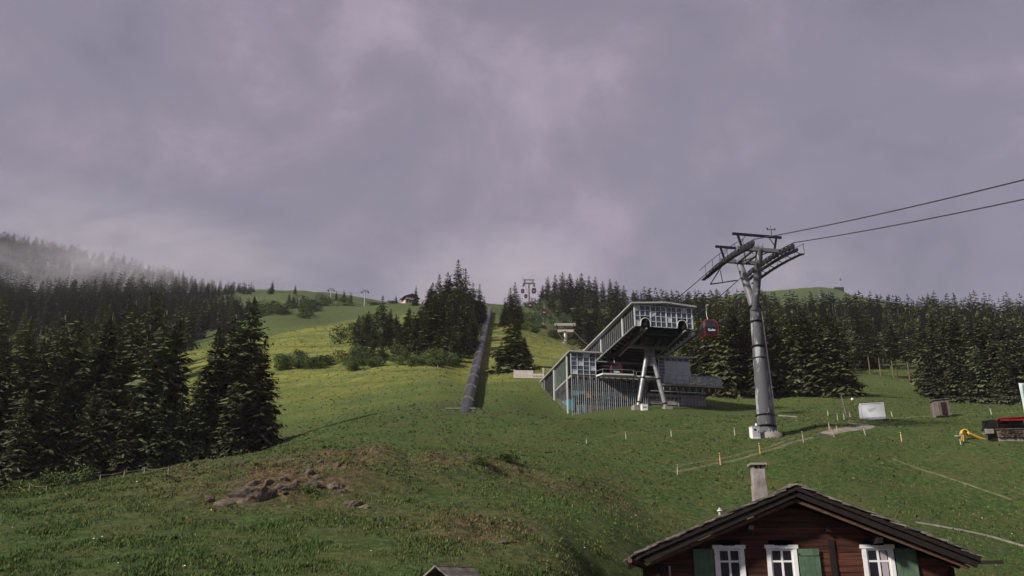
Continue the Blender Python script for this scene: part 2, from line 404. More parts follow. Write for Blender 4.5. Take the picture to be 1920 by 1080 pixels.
def trunk_mesh(name, m, r=.014, top=.95, n=7):
    zs = [-.06, 0, .04, .3, .6, top]; rr = [r*1.6, r*1.45, r*1.1, r*.85, r*.5, r*.1]
    return tube_mesh(name, [(0.004*math.sin(9*z), .003*math.cos(7*z), z) for z in zs], rr, m, n, up=(0, 1, 0))
CROWN_N = [spruce_crown(10+i, 46, 8, 6, s, M_SPR, bare=b) for i, (s, b) in enumerate(((.235, .03), (.205, .05), (.25, .02), (.19, .08), (.22, .04)))]
CROWN_M = [spruce_crown(30+i, 30, 7, 4, s, M_SPR, bare=b) for i, (s, b) in enumerate(((.215, .06), (.19, .10), (.24, .05), (.165, .2), (.205, .08)))]
CROWN_L = [spruce_crown(50+i, 34, 8, 5, s, M_SPL, bare=.03) for i, s in enumerate((.23, .205, .25))]
TRUNK = trunk_mesh('trunk', M_BARK); TRUNKL = trunk_mesh('trunk', M_BARKL, r=.0095)

NTREE = [0]
def spruce(P, h, kind, label, group, wide=1.0, rng=random, trunk=None):
    t = thing('spruce_tree', label, 'tree', P, rng.uniform(0, 6.28), group)
    lib = {'n': CROWN_N, 'm': CROWN_M, 'l': CROWN_L}[kind]
    S = Matrix.Diagonal((h*wide, h*wide, h, 1))
    link('trunk', trunk or TRUNK, t, Matrix.Diagonal((h, h, h, 1)))
    link('crown', rng.choice(lib), t, S); NTREE[0] += 1
    return t
def spruce_px(u, vtop, Y, kind, label, group, wide=1.0, rng=random, trunk=None):
    P = onground(u, Y); h = (px(u, vtop, Y).z-P.z)*1.03
    P.z -= .1
    return spruce(P, max(h, 3), kind, label, group, wide, rng, trunk)
rng = random.Random(42)
# the dark stand in front on the left: each tree by its top
G = 'dark spruces standing on the meadow edge'
near = [(447, 563, 104, 1.15, 'tallest dark spruce at the right end of the stand on the meadow edge'),
        (476, 640, 102, 1.1, 'low dark spruce with wide skirts, outermost of the stand beside the sunny meadow'),
        (412, 597, 105, 1.0, 'dark spruce with forked-looking top just left of the tallest one in the stand'),
        (380, 618, 103, 1.05, 'dark spruce right of the gap that shows the sunny meadow'),
        (352, 700, 100, .95, 'short dark spruce below the gap in the stand'),
        (300, 606, 103, 1.0, 'dark spruce left of the gap that shows the sunny meadow'),
        (268, 590, 101, 1.05, 'dark spruce with a long bare pale trunk showing through its branches'),
        (238, 618, 104, 1.0, None), (212, 606, 108, 1.0, None), (182, 650, 102, 1.0, None), (160, 600, 112, 1.05, None),
        (128, 636, 104, 1.0, None), (92, 592, 110, 1.1, None), (60, 600, 104, 1.0, None), (28, 640, 101, 1.0, None), (-6, 606, 106, 1.1, None),
        (322, 740, 99, 1.05, None), (285, 730, 98, 1.0, None), (225, 735, 97, 1.05, None), (145, 725, 96, 1.05, None), (75, 720, 95, 1.05, None), (10, 735, 93, 1.0, None), (425, 720, 99, 1.1, None), (-45, 640, 100, 1.0, None)]
ORD = 'first second third fourth fifth sixth seventh eighth ninth tenth eleventh twelfth thirteenth fourteenth fifteenth sixteenth seventeenth'.split()
def ranked(us, u): return ORD[sorted(us).index(u)]
tall_ = [a[0] for a in near if a[4] is None and a[1] < 700]; low_ = [a[0] for a in near if a[4] is None and a[1] >= 700]
for u, vt, Y, wd, lb in near:
    lb = lb or ('%s tall dark spruce from the left in the shady stand' % ranked(tall_, u) if vt < 700 else '%s low dark spruce from the left, in front of the shady stand' % ranked(low_, u))
    t = spruce_px(u, vt, Y, 'n', lb, G, wd, rng)
# second rows behind that stand, paler with sunlight painted into the needles, hazier with height
G2 = 'spruces on the slope behind the dark stand'
def scatter(n, u0, u1, Y0, Y1, h0, h1, kinds, label, group, mind, ok=None, bias=1.0, seed=1, wide=(.85, 1.15), trunk=None):
    r = random.Random(seed); pts = []; tries = 0
    while len(pts) < n and tries < n*60:
        tries += 1; u = r.uniform(u0, u1); Y = Y0+(Y1-Y0)*r.random()**bias
        if ok and not ok(u, Y): continue
        P = onground(u, Y)
        if any((P.x-q.x)**2+(P.y-q.y)**2 < (mind*(.6+Y/400))**2 for q in pts): continue
        pts.append(P); spruce(Vector((P.x, P.y, P.z-.1)), r.uniform(h0, h1), r.choice(kinds), label, group, r.uniform(*wide), r, trunk)
    return pts
scatter(24, -60, 320, 135, 215, 15, 20, 'mll', 'spruce in the second row behind the dark stand', G2, 4.2, seed=3, ok=lambda u, Y: u < 300)
scatter(38, -60, 430, 225, 420, 14, 19, 'mmml', 'spruce on the misty hillside forest above the dark stand', G2, 5.0, seed=4, ok=lambda u, Y: not (u > 430 and Y < 300))
# spruces of the wooded knoll beside the pipe
G3 = 'spruces on the wooded knoll left of the pipe'
knoll = [(857, 489, 252), (838, 512, 246), (822, 516, 250), (871, 505, 258), (886, 532, 262), (899, 534, 262), (907, 556, 268), (846, 545, 205), (872, 552, 208), (828, 560, 200), (803, 560, 215), (778, 592, 196), (758, 604, 192),
         (742, 590, 215), (714, 556, 208), (700, 606, 212), (690, 622, 200), (888, 572, 212), (860, 590, 190), (815, 596, 188), (790, 606, 185), (735, 622, 178), (680, 598, 250), (770, 606, 172), (800, 592, 173), (836, 588, 172), (862, 575, 178), (745, 622, 168), (716, 636, 167), (785, 622, 164), (820, 618, 163), (850, 612, 166), (880, 600, 174), (700, 640, 176), (842, 520, 270), (865, 528, 240), (880, 560, 230)]
for i, (u, vt, Y) in enumerate(knoll):
    lb = {0: 'tallest spruce crowning the wooded knoll left of the pipe', 14: 'lone pointed spruce at the left end of the wooded knoll'}.get(i, 'spruce crowded on the wooded knoll left of the pipe')
    spruce_px(u, vt, Y, 'm' if i not in (11, 12, 18, 20, 24, 27, 30, 31) else 'l', lb, G3, rng.uniform(1.05, 1.35), rng)
scatter(22, 665, 800, 170, 225, 5, 8.5, 'mml', 'smaller spruce on the left half of the wooded knoll', G3, 3.2, seed=21, wide=(1.2, 1.5))
scatter(16, 802, 905, 176, 250, 9, 13, 'mml', 'full-grown spruce on the right half of the wooded knoll', G3, 3.2, seed=22, wide=(1.2, 1.5), ok=lambda u, Y: u < 872+(Y-170)*.30)
spruce_px(779, 536, 345, 'm', 'small spruce behind the chalet roof on the knoll', None, 1.1, rng)
# the clump right of the pipe
spruce_px(964, 580, 152, 'l', 'broad olive-green spruce right of the pipe above the white banner', None, 1.5, rng)
spruce_px(940, 640, 154, 'l', 'half-height spruce tucked against the broad olive-green one beside the pipe', None, 1.25, rng)
spruce_px(984, 632, 154, 'n', 'small dark spruce right against the broad olive-green one', None, 1.2, rng)
for u, vt, Y, lb in ((966, 531, 270, 'tall dark spruce at the top of the pipe, nearest the lift pylon'), (957, 541, 266, 'dark spruce in the pair beside the top of the pipe'), (946, 560, 262, 'shorter dark spruce edging the grass strip beside the upper pipe'), (975, 560, 285, 'dark spruce half hidden behind the clump at the top of the pipe'), (941, 585, 250, 'lowest dark spruce in the clump beside the upper pipe')):
    spruce_px(u, vt, Y, 'm', lb, None, 1.25, rng)
# wood above and behind the station
G4 = 'spruces of the wood above the station'
wood = [(1018, 535, 440), (1028, 520, 430), (1042, 516, 425), (1056, 512, 425), (1070, 514, 420), (1084, 522, 425), (1092, 513, 430), (1106, 518, 420), (1118, 520, 425), (1132, 528, 410), (1146, 524, 415), (1158, 528, 420), (1172, 536, 410), (1190, 545, 405), (1204, 547, 405), (1220, 546, 400), (1236, 552, 400), (1254, 550, 395), (1270, 556, 390), (1290, 553, 390), (1306, 556, 385), (1322, 552, 380),
        (1035, 545, 400), (1062, 545, 390), (1090, 548, 385), (1120, 550, 375), (1150, 556, 365), (1180, 562, 360), (1048, 570, 375)]
for u, vt, Y in wood: spruce_px(u, vt, Y, 'm', 'dark spruce in the wood on the hilltop above the station', G4, rng.uniform(1.3, 1.65), rng)
wood2 = [(1084, 566, 265), (1100, 552, 270), (1116, 558, 275), (1132, 572, 262), (1148, 548, 280), (1165, 560, 275), (1180, 570, 260), (1200, 566, 270), (1125, 600, 240), (1095, 605, 236), (1155, 600, 235), (1215, 565, 265), (1240, 566, 255), (1262, 568, 250), (1285, 566, 250), (1310, 568, 240)]
for i, (u, vt, Y) in enumerate(wood2): spruce_px(u, vt, Y, 'l' if i % 2 == 0 else 'm', 'olive-tinged spruce on the slope directly behind the station', G4, rng.uniform(1.0, 1.25), rng)
# forest on the right
G5 = 'spruces of the forest edge behind the big lift tower'
edge = [(1340, 578, 142), (1362, 570, 138), (1386, 575, 140), (1410, 566, 142), (1436, 578, 136), (1458, 585, 140), (1482, 572, 138), (1502, 586, 137), (1524, 578, 136), (1548, 590, 134), (1572, 582, 134), (1590, 600, 132), (1318, 590, 150), (1296, 600, 156), (1284, 630, 160)]
for u, vt, Y in edge: spruce_px(u, vt, Y, 'n' if rng.random() < .75 else 'l', ranked([a[0] for a in edge], u)+' spruce from the left along the forest edge behind the big lift tower', G5, rng.uniform(.95, 1.2), rng)
G6 = 'spruces with bare pale trunks above the grass wedge'
for u, vt, Y in ((1632, 588, 186), (1652, 596, 184), (1676, 590, 182), (1683, 600, 183), (1706, 592, 181), (1726, 598, 178)):
    P = onground(u, Y); h = px(u, vt, Y).z-P.z
    t = thing('spruce_tree', 'spruce with bare pale lower trunk above the grass wedge', 'tree', P, rng.uniform(0, 6), G6)
    link('trunk', TRUNKL, t, Matrix.Diagonal((h, h, h, 1))); link('crown', CROWN_M[3], t, Matrix.Translation((0, 0, .22*h)) @ Matrix.Diagonal((h*1.05, h*1.05, h*.78, 1)))
G7 = 'dark spruces of the forest edge above the play area'
edge2 = [(1744, 600, 156), (1768, 594, 152), (1792, 600, 148), (1815, 590, 148), (1838, 598, 145), (1862, 592, 144), (1886, 600, 142), (1908, 594, 142), (1932, 600, 142), (1955, 596, 144), (1756, 650, 148), (1802, 655, 143), (1850, 650, 140), (1896, 655, 139), (1825, 680, 140), (1875, 690, 138)]
for u, vt, Y in edge2: spruce_px(u, vt, Y, 'n', ranked([a[0] for a in edge2], u)+' dark spruce from the left in the forest edge above the play area', G7, rng.uniform(1.0, 1.25), rng)
scatter(27, 1330, 1640, 165, 235, 14, 17.5, 'mmml', 'spruce in the rows behind the forest edge at the big lift tower', G5, 4.5, seed=7, ok=lambda u, Y: not (1600 < u and Y < 196))
scatter(24, 1640, 1990, 196, 245, 14, 17.5, 'mmml', 'spruce in the rows behind the dark forest edge on the right', G7, 4.5, seed=8)
scatter(26, 1330, 1990, 250, 330, 14, 18, 'mmll', 'spruce on the rising slope deep in the right-hand forest', 'spruces deep in the right-hand forest', 6, seed=9)
print('spruces', NTREE[0])

# far woods that read as one mass
def far_tree(rs, h, m=None):
    P = []; D = []; Wv = []; Ls = []
    for i in range(9):
        z = .08+.88*i/9.0; z0_ = z; R0 = .21*(1-z)**.8+.015; n = 6 if i < 5 else 4; a0 = rs.rand()*6.28
        for k in range(n):
            a = a0+6.283*k/n+rs.randn()*.2; L = R0*(.75+.5*rs.rand()); dd = np.array([math.cos(a), math.sin(a), -.42+.5*z]); dd /= np.linalg.norm(dd)
            P.append((0, 0, min(.93, z+.03+rs.uniform(-.05, .05)))); D.append(dd); Ls.append(L*1.1); Wv.append((-math.sin(a)*L*.42, math.cos(a)*L*.42, 0))
    P.append((0, 0, .86)); D.append((0, 0, 1.0)); Ls.append(.14); Wv.append((.012, 0, 0)); P.append((0, 0, .86)); D.append((0, 0, 1.0)); Ls.append(.14); Wv.append((0, .012, 0))
    V, F = kites(np.array(P, float), np.array(D, float), np.array(Wv, float), np.array(Ls, float))
    return V*h, F
def far_wood(name, label, n, u0, u1, yfun, h0, h1, seed, dens=None, hfac=None):
    rs = np.random.RandomState(seed); base = [far_tree(np.random.RandomState(100+i), 1.0) for i in range(6)]
    Vs = []; Fs = []; off = 0; done = 0; tries = 0
    while done < n and tries < n*20:
        tries += 1; u = rs.uniform(u0, u1); Y = yfun(u, rs.rand()); 
        if dens is not None and rs.rand() > dens(u, Y): continue
        P = onground(u, Y); V, F = base[rs.randint(6)]; a = rs.rand()*6.28; h = rs.uniform(h0, h1)*(1.0 if hfac is None else hfac(u)); wd = rs.uniform(.85, 1.25)
        c, s = math.cos(a), math.sin(a); Vr = np.stack([(V[:, 0]*c-V[:, 1]*s)*wd, (V[:, 0]*s+V[:, 1]*c)*wd, V[:, 2]], -1)*h+np.array(P)[None]-np.array([0, 0, .3])
        Vs.append(Vr); Fs.append(F+off); off += len(V); done += 1
    me = mesh_np(name, np.concatenate(Vs), np.concatenate(Fs), M_FARS)
    return tag(link(name, me), label, kind='stuff')
def hill_d(u, Y):
    q = float(vnoise(np.array([u/60.0]), np.array([Y/70.0]))[0])
    d = 1.0 if q < .2 else .3
    if u > 380: d *= max(.25, 1-(u-380)/130.0)
    if 480 < u < 720: d *= .12 if Y > 480 else .3
    return d
far_wood('hillside_forest', 'misty spruce forest covering the high hillside on the left', 1500, -80, 505, lambda u, r: 330+(630-max(0, u-100)*.85)*r, 12, 19, 11, hill_d, lambda u: 1.0 if u < 220 else max(.45, 1-(u-220)/420.0))
def ridge_y(u, r):
    return 335+125*r
far_wood('ridge_forest', 'spruce forest along the far ridge on the right', 540, 1185, 1990, ridge_y, 10, 17, 12)
for u, vt, Y, lb in ((553, 533, 545, 'lone spruce standing against the sky on the bare left ridge'), (541, 548, 470, 'dark spruce at the left of a pair on the distant pasture'), (549, 552, 472, 'dark spruce at the right of a pair on the distant pasture'), (630, 545, 520, 'small dark spruce between the two distant ski lift pylons'), (644, 543, 525, 'bushy spruce between the two distant ski lift pylons'), (657, 547, 515, 'spruce just left of the right distant ski lift pylon'),
                  (509, 527, 560, 'thin spruce on the cloud edge of the left ridge'), (742, 553, 400, 'faint slender spruce left of the chalet on the ridge')):
    spruce_px(u, vt, Y, 'm', lb, None, 1.2, rng)

# leafy shrubs and alders
def shrub_mesh(seed, n, m, flat=.8):
    rs = np.random.RandomState(seed); lob = [(rs.randn(3)*np.array([.34, .34, .22])+np.array([0, 0, .5]), .30+.25*rs.rand()) for _ in range(9)]
    P = []; D = []; W = []; L = []
    for i in range(n):
        c, r = lob[rs.randint(9)]; d = rs.randn(3); d /= np.linalg.norm(d); p = c+d*r*(.55+.5*rs.rand())*np.array([1, 1, flat])
        if p[2] < 0: continue
        e = d+rs.randn(3)*.8; e /= np.linalg.norm(e); w = np.cross(e, rs.randn(3)); w /= np.linalg.norm(w)+1e-6; l = .05+.08*rs.rand()
        P.append(p); D.append(e); L.append(l); W.append(w*l*.42)
    V, F = kites(np.array(P), np.array(D), np.array(W), np.array(L))
    return mesh_np('foliage', V, F, m)
SHRUB = [shrub_mesh(70+i, 1500, M_LEAF, .8) for i in range(4)]
STEM = tube_mesh('stem', [(0, 0, -.1), (.03, 0, .3), (0, .05, .7)], [.045, .035, .012], M_BARK, 6, up=(0, 1, 0))
def shrub(P, wdt, h, label, group, rng=rng):
    t = thing('leafy_shrub', label, 'shrub', P, rng.uniform(0, 6.28), group)
    S = Matrix.Diagonal((wdt, wdt, h, 1)); link('stem', STEM, t, S); link('foliage', rng.choice(SHRUB), t, S); return t
def shrubs(label, group, n, u0, u1, Y0, Y1, s0, s1, seed, ok=None, tall=1.0):
    r = random.Random(seed); k = 0
    while k < n:
        u = r.uniform(u0, u1); Y = r.uniform(Y0, Y1)
        if ok and not ok(u, Y): 
            if r.random() < .02: k += 1
            continue
        P = onground(u, Y, -.1); s = r.uniform(s0, s1); shrub(P, s, s*r.uniform(.8, 1.2)*tall, label, group, r); k += 1
shrubs('leafy green shrub on the hump below the distant lift pylon', 'shrubs on the hump below the distant lift pylon', 70, 985, 1085, 250, 440, 1.6, 3.4, 1, ok=lambda u, Y: not (1006 < u < 1034 and Y < 330))
shrubs('leafy shrub at the foot of the wooded knoll', 'shrubs along the foot of the wooded knoll', 34, 640, 865, 152, 162, 1.1, 2.2, 2, ok=lambda u, Y: True)
shrubs('bright leafy alder among the spruces of the knoll', 'alders on the wooded knoll', 12, 618, 740, 186, 240, 2.0, 3.4, 3, ok=lambda u, Y: u > 620+(Y-190)*1.2, tall=1.15)
shrubs('low dark shrub in the band across the sunny meadow', 'low shrubs in the band across the sunny meadow', 24, 515, 690, 158, 168, 1.4, 2.6, 4, tall=.75)
shrubs('shrub on the distant left pasture', 'shrubs on the distant left pasture', 34, 480, 600, 340, 430, 3, 6, 5, tall=.6)
shrubs('scrub bush on the high bare left ridge', 'scrub bushes on the high bare ridge', 34, 480, 760, 430, 540, 3, 6, 6, tall=.5)
shrubs('leafy undergrowth shrub below the dark stand', 'undergrowth shrubs below the dark stand', 12, -20, 190, 80, 94, 1.2, 2.2, 7, tall=.9)
shrubs('bright leafy bush at the forest edge right of the station', 'leafy bushes right of the station', 7, 1262, 1312, 170, 200, 4, 7, 8, tall=1.3)
# ------------------------------------------------------------------ materials for built things
M_STEEL = mat('galvanised_steel', (.30, .31, .33), rough=.45, metal=.35, var=.35, scale=1.5)
M_PALE = mat('pale_steel', (.56, .59, .62), rough=.45, metal=.05, var=.2, scale=2)
M_DARK = mat('dark_steel', (.016, .016, .019), rough=.5, metal=.2, var=.4, scale=2)
M_ROOF = mat('sheet_roof', (.42, .41, .42), rough=.5, metal=.2, var=.25, scale=.6)
M_CONC = mat('concrete', (.30, .28, .26), rough=.9, col2=(.17, .15, .14), scale=.9, bump=.2, bscale=12, detail=7)
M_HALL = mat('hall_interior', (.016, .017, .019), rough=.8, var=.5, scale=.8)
M_HALLR = mat('dark_red_cladding', (.040, .018, .020), rough=.8, var=.5, scale=1.5, stretch=(6, 1, 1))
M_SLAT = mat('weathered_slat', (.34, .36, .39), rough=.6, col2=(.20, .21, .24), scale=3)
M_GUSSET = mat('grey_paint', (.16, .16, .18), rough=.5, var=.3, scale=2)
M_STONEW = mat('rubble_stone', (.26, .235, .22), rough=.95, col2=(.16, .14, .13), scale=2.5, bump=.4, bscale=6)
M_WHITE = mat('white_paint', (.70, .70, .70), rough=.6, var=.15, scale=2)
M_RED = mat('red_paint', (.21, .010, .014), rough=.25, spec=.5, var=.15, scale=2)
M_BLACK = mat('black_paint', (.010, .010, .012), rough=.35, spec=.5)
M_PRINT = mat('white_lettering', (.78, .78, .78), rough=.5)
M_BLUEP = mat('blue_panel', (.06, .16, .28), rough=.5, var=.3, scale=1.2)
M_TEALP = mat('teal_panel', (.04, .18, .20), rough=.5, var=.3, scale=1.2)
M_ORNP = mat('orange_panel', (.33, .14, .05), rough=.5, var=.4, scale=1.2)
M_GREYP = mat('grey_panel', (.22, .20, .22), rough=.6, var=.4, scale=1.5)
M_FROST = mat('frosted_panel', (.46, .49, .54), rough=.5, var=.25, scale=.9)
def glassmat(name, col, rough=.08, alpha=1.0, spec=.5):
    m = bpy.data.materials.new(name); m.use_nodes = True; b = m.node_tree.nodes['Principled BSDF']
    b.inputs['Base Color'].default_value = (*col, 1); b.inputs['Roughness'].default_value = rough; b.inputs['Specular IOR Level'].default_value = spec
    b.inputs['Alpha'].default_value = alpha
    if alpha < 1: b.inputs['Coat Weight'].default_value = .0
    return m
M_GLASS = glassmat('dark_glazing', (.045, .058, .095), .06)
M_CLEAR = glassmat('clear_glazing', (.36, .43, .44), .08, .42)
M_GREENG = glassmat('side_glazing', (.10, .13, .12), .12, .62)

# ------------------------------------------------------------------ gondola mid-station
ST_ROT = R(11.3); ST = Vector((19.4, 108.8, 31.0))
st = thing('gondola_station', 'glass and steel gondola lift station on splayed legs with a cantilevered upper hall', 'lift station', ST, ST_ROT)
def stw(r, a, z):
    """station coordinates to world"""
    c, s = math.cos(ST_ROT), math.sin(ST_ROT)
    return Vector((ST.x+r*c-a*s, ST.y+r*s+a*c, ST.z+z))
# upper hall
F0, F1, RL, RR_ = 0.0, 22.7, -3.85, 4.12
rf = MB()
rv = [(RL-.45, -.55, 12.02), (.3, -.75, 12.30), (RR_+.45, -.55, 12.05), (RR_+.45, F1, 12.05), (.3, F1, 12.3), (RL-.45, F1, 12.02)]
rf.poly([*rv, *[(x, y, z+.20) for x, y, z in rv]], [(0, 5, 4, 1), (1, 4, 3, 2), (6, 7, 10, 11), (7, 8, 9, 10), (0, 1, 7, 6), (1, 2, 8, 7), (2, 3, 9, 8), (3, 4, 10, 9), (4, 5, 11, 10), (5, 0, 6, 11)])
roof = rf.build('roof', M_ROOF, st)
box('floor_plate', st, (RL, RR_), (1.6, F1), (8.95, 9.18), M_DARK)
box('side_wall', st, (RL+.12, RL+.2), (.1, F1), (9.18, 12.0), M_HALL)
box('side_wall', st, (RR_-.2, RR_-.12), (.1, F1), (9.18, 12.0), M_HALL)
box('rear_wall', st, (RL+.2, RR_-.2), (F1-.2, F1-.05), (9.18, 12.0), M_HALL)
for i in range(26):
    a = .25+i*.88; box('wall_fin', st, (RL+.08, RL+.119), (a-.045, a+.045), (9.2, 12.0), M_STEEL)
    if i % 2 == 0: box('wall_fin', st, (RR_-.119, RR_-.08), (a-.045, a+.045), (9.2, 12.0), M_STEEL)
for a in (5.0, 14.9): box('wall_post', st, (RL+.02, RL+.118), (a-.16, a+.16), (9.1, 11.95), M_PALE)
box('wall_sill', st, (RL-.14, RL+.1), (0, F1), (9.02, 9.18), M_STEEL); box('wall_sill', st, (RR_-.1, RR_+.14), (0, F1), (9.02, 9.18), M_STEEL)
# glazed front with two cabin openings
cols = np.linspace(RL+.1, RR_-.08, 12); rows = [9.22, 9.92, 10.62, 11.32, 12.0]
OPEN = {(1, 0), (1, 1), (2, 0), (2, 1), (8, 0), (8, 1), (9, 0), (9, 1)}
for i in range(11):
    for j in range(4):
        if (i, j) in OPEN: continue
        box('pane', st, (cols[i]+.03, cols[i+1]-.03), (-.02, .02), (rows[j]+.03, rows[j+1]-.03), M_FROST if (i*7+j*3) % 9 == 0 else M_GLASS)
for i in range(12):
    z0 = 10.62 if i in (2, 9) else 9.2
    wd = .075 if i in (0, 3, 6, 8, 11) else .035
    box('mullion', st, (cols[i]-wd, cols[i]+wd), (-.09, .06), (z0, 12.02), M_PALE)
for j in range(5):
    if j < 2:
        for s0, s1 in ((0, 1), (3, 8), (10, 11)): box('transom', st, (cols[s0]+.11, cols[s1]-.11), (-.07, .05), (rows[j]-.032, rows[j]+.032), M_PALE)
    else: box('transom', st, (cols[0]+.11, cols[11]-.11), (-.07, .05), (rows[j]-.032, rows[j]+.032), M_PALE)
for x0, x1 in ((cols[1], cols[3]), (cols[8], cols[10])):       # curved portal over each opening
    c = (x0+x1)/2; hw = (x1-x0)/2
    pts = [(c+hw*.95*math.cos(t), -.12, 9.3+1.0*abs(math.sin(t))**.6) for t in np.linspace(math.pi, 0, 13)]
    link('portal_frame', tube_mesh('portal', pts, .06, M_PALE, 6, up=(0, 1, 0)), st)
    box('portal_hood', st, (x0+.06, x1-.06), (.3, 4), (10.3, 10.42), M_DARK)
# machinery beams beneath the hall
for r in (-2.9, 3.1):
    bm_ = box('girder', st, (r-.18, r+.18), (-.4, F1), (8.45, 8.94), M_DARK)
for i in range(14): box('floor_rib', st, (RL+.1, RR_-.1), (1.8+i*1.45, 1.98+i*1.45), (8.6, 8.93), M_DARK)
for i in range(24):
    a = .4+i*.62; box('walkway_bracket', st, (RR_-.05, RR_+.35), (a-.05, a+.05), (8.55, 8.98), M_STEEL)
bar('walkway_edge', st, (RR_+.42, -.3, 8.5), (RR_+.42, F1, 8.5), .1, .16, M_DARK)
bar('cable_rail', st, (-2.45, -.7, 8.75), (-2.45, 10.9, 8.25), .18, .18, M_STEEL); bar('cable_rail', st, (2.75, -.7, 8.75), (2.75, 10.9, 8.25), .18, .18, M_STEEL)
for i in range(9):
    rod('guide_wheel', st, (-2.6, -.4+i*.55, 9.28), (-2.3, -.4+i*.55, 9.28), .2, M_DARK, 12); rod('guide_wheel', st, (2.6, -.4+i*.55, 9.28), (2.9, -.4+i*.55, 9.28), .2, M_DARK, 12)
for i, r in enumerate((-1.4, -.5, .5, 1.4)): box('drive_unit', st, (r-.3, r+.3), (2.2+.3*i, 4.4), (7.95, 8.6), M_DARK)
# splayed legs
box('cross_beam', st, (-2.6, 2.95), (5.65, 6.35), (8.1, 8.44), M_GUSSET)
col_ = MB(); col_.poly([(-.42, 5.6, 8.1), (.82, 5.6, 8.1), (.82, 6.4, 8.1), (-.42, 6.4, 8.1), (-.38, 5.6, 6.9), (.8, 5.6, 6.9), (.8, 6.4, 6.9), (-.38, 6.4, 6.9)],
    [(0, 3, 2, 1), (4, 5, 6, 7), (0, 1, 5, 4), (1, 2, 6, 5), (2, 3, 7, 6), (3, 0, 4, 7)])
col_.build('column', M_GUSSET, st)
gs = MB(); gs.poly([(-.4, 5.9, 7.0), (.82, 5.9, 7.0), (1.25, 5.9, 5.2), (.85, 5.9, 5.55), (.2, 5.9, 5.75), (-.4, 5.9, 5.55), (-.85, 5.9, 5.2), (-.4, 6.1, 7.0), (.82, 6.1, 7.0), (1.25, 6.1, 5.2), (.85, 6.1, 5.55), (.2, 6.1, 5.75), (-.4, 6.1, 5.55), (-.85, 6.1, 5.2)],
    [(0, 1, 2, 3, 4, 5, 6), (13, 12, 11, 10, 9, 8, 7), (0, 7, 8, 1), (2, 1, 8, 9), (0, 6, 13, 7), (3, 2, 9, 10), (4, 3, 10, 11), (5, 4, 11, 12), (6, 5, 12, 13)])
gs.build('gusset_plate', M_GUSSET, st)
for x0, x1 in ((-.22, -1.95), (.62, 2.28)):
    lg = rod('leg', st, (x1, 6.0, -.9), (x0, 6.0, 7.0), .30, M_STEEL, 16)
    for f in (.2, .62):
        p = Vector((x1, 6, -.9)).lerp(Vector((x0, 6, 7)), f); d = (Vector((x0, 6, 7))-Vector((x1, 6, -.9))).normalized()
        rod('leg_collar', st, p-d*.08, p+d*.08, .36, M_DARK, 16)
    box('leg_footing', st, (x1-.55, x1+.55), (5.4, 6.6), (-1.2, .22), M_CONC)
# lower hall: roof, glazed wings, open bay
LF, LB, LL, LR = 11.0, 28.5, -9.35, 8.1
box('lower_roof', st, (LL-.35, -4.9), (LF-.5, LB), (8.42, 8.60), M_ROOF)
box('lower_roof', st, (2.7, LR+.25), (LF-.5, LB), (8.42, 8.60), M_ROOF)
box('lower_roof', st, (-4.89, 2.69), (14.5, LB), (8.30, 8.42), M_ROOF)
box('lower_floor', st, (LL, LR), (LF+.1, LB), (5.05, 5.35), M_CONC)
box('hall_back_wall', st, (-5.7, 3.2), (20.5, 20.8), (5.36, 8.29), M_HALLR)
box('hall_soffit', st, (-5.7, 3.2), (14.6, 20.4), (7.6, 7.9), M_HALLR)
for r in (-5.7, 3.2): box('hall_side_wall', st, (r-.06, r+.06), (11.6, 20.5), (5.36, 8.41), M_HALL)
box('hall_door', st, (.0, .9), (20.3, 20.49), (5.36, 7.5), M_GREYP)
def wing(x0, x1, n, nrow, m):
    xs = np.linspace(x0, x1, n+1); zs = np.linspace(5.42, 8.4, nrow+1)
    for i in range(n):
        for j in range(nrow): box('pane', st, (xs[i]+.03, xs[i+1]-.03), (LF-.02, LF+.02), (zs[j]+.03, zs[j+1]-.03), m(i, j))
    for x in xs: box('mullion', st, (x-.035, x+.035), (LF-.1, LF+.06), (5.3, 8.42), M_PALE)
    for z in zs: box('transom', st, (x0+.05, x1-.05), (LF-.07, LF+.05), (z-.028, z+.028), M_PALE)
wing(LL, -5.85, 4, 5, lambda i, j: M_GLASS if (i*3+j) % 5 else M_FROST)
wing(3.3, 7.9, 5, 6, lambda i, j: M_GLASS if (j == 5 or i == 0) else M_FROST)
box('wing_interior', st, (LL+.1, -5.9), (LF+.9, LF+1.1), (5.36, 8.3), M_HALL); box('wing_interior', st, (3.4, 7.8), (LF+.9, LF+1.1), (5.36, 8.3), M_HALL)
# glazed left flank above, slats below
for i in range(4):
    a0 = LF+1.5+i*2.0; box('side_pane', st, (LL-.02, LL+.02), (a0+.05, a0+1.95), (5.45, 8.35), M_GREENG)
box('flank_wall', st, (LL+.05, LL+.15), (20.6, LB), (5.3, 8.4), M_HALL)
for a in (12.7, 20.2): box('flank_post', st, (LL-.22, LL-.05), (a-.12, a+.12), (-.6, 8.4), M_PALE)
for a in (26.3, 27.6): box('flank_post', st, (LL-.2, LL-.06), (a-.07, a+.07), (3.0, 8.4), M_SLAT)
box('lower_flank_wall', st, (LL+.9, LL+1.1), (13.0, LB), (-1.0, 5.0), M_HALL)
for k, m in enumerate((M_TEALP, M_BLUEP, M_TEALP, M_GREYP)): box('mural_panel', st, (LL+.84, LL+.89), (13.2+1.8*k, 14.8+1.8*k), (.9+.3*k, 2.6+.3*k), m)
box('end_panel', st, (LL-.03, LL+.85), (21.0, 26.0), (2.0, 5.3), M_HALL)
for i in range(10): box('slat', st, (LL-.02, LL+.01), (13.3+i*.72, 13.36+i*.72), (-1.2+.14*i, 5.3), M_SLAT)
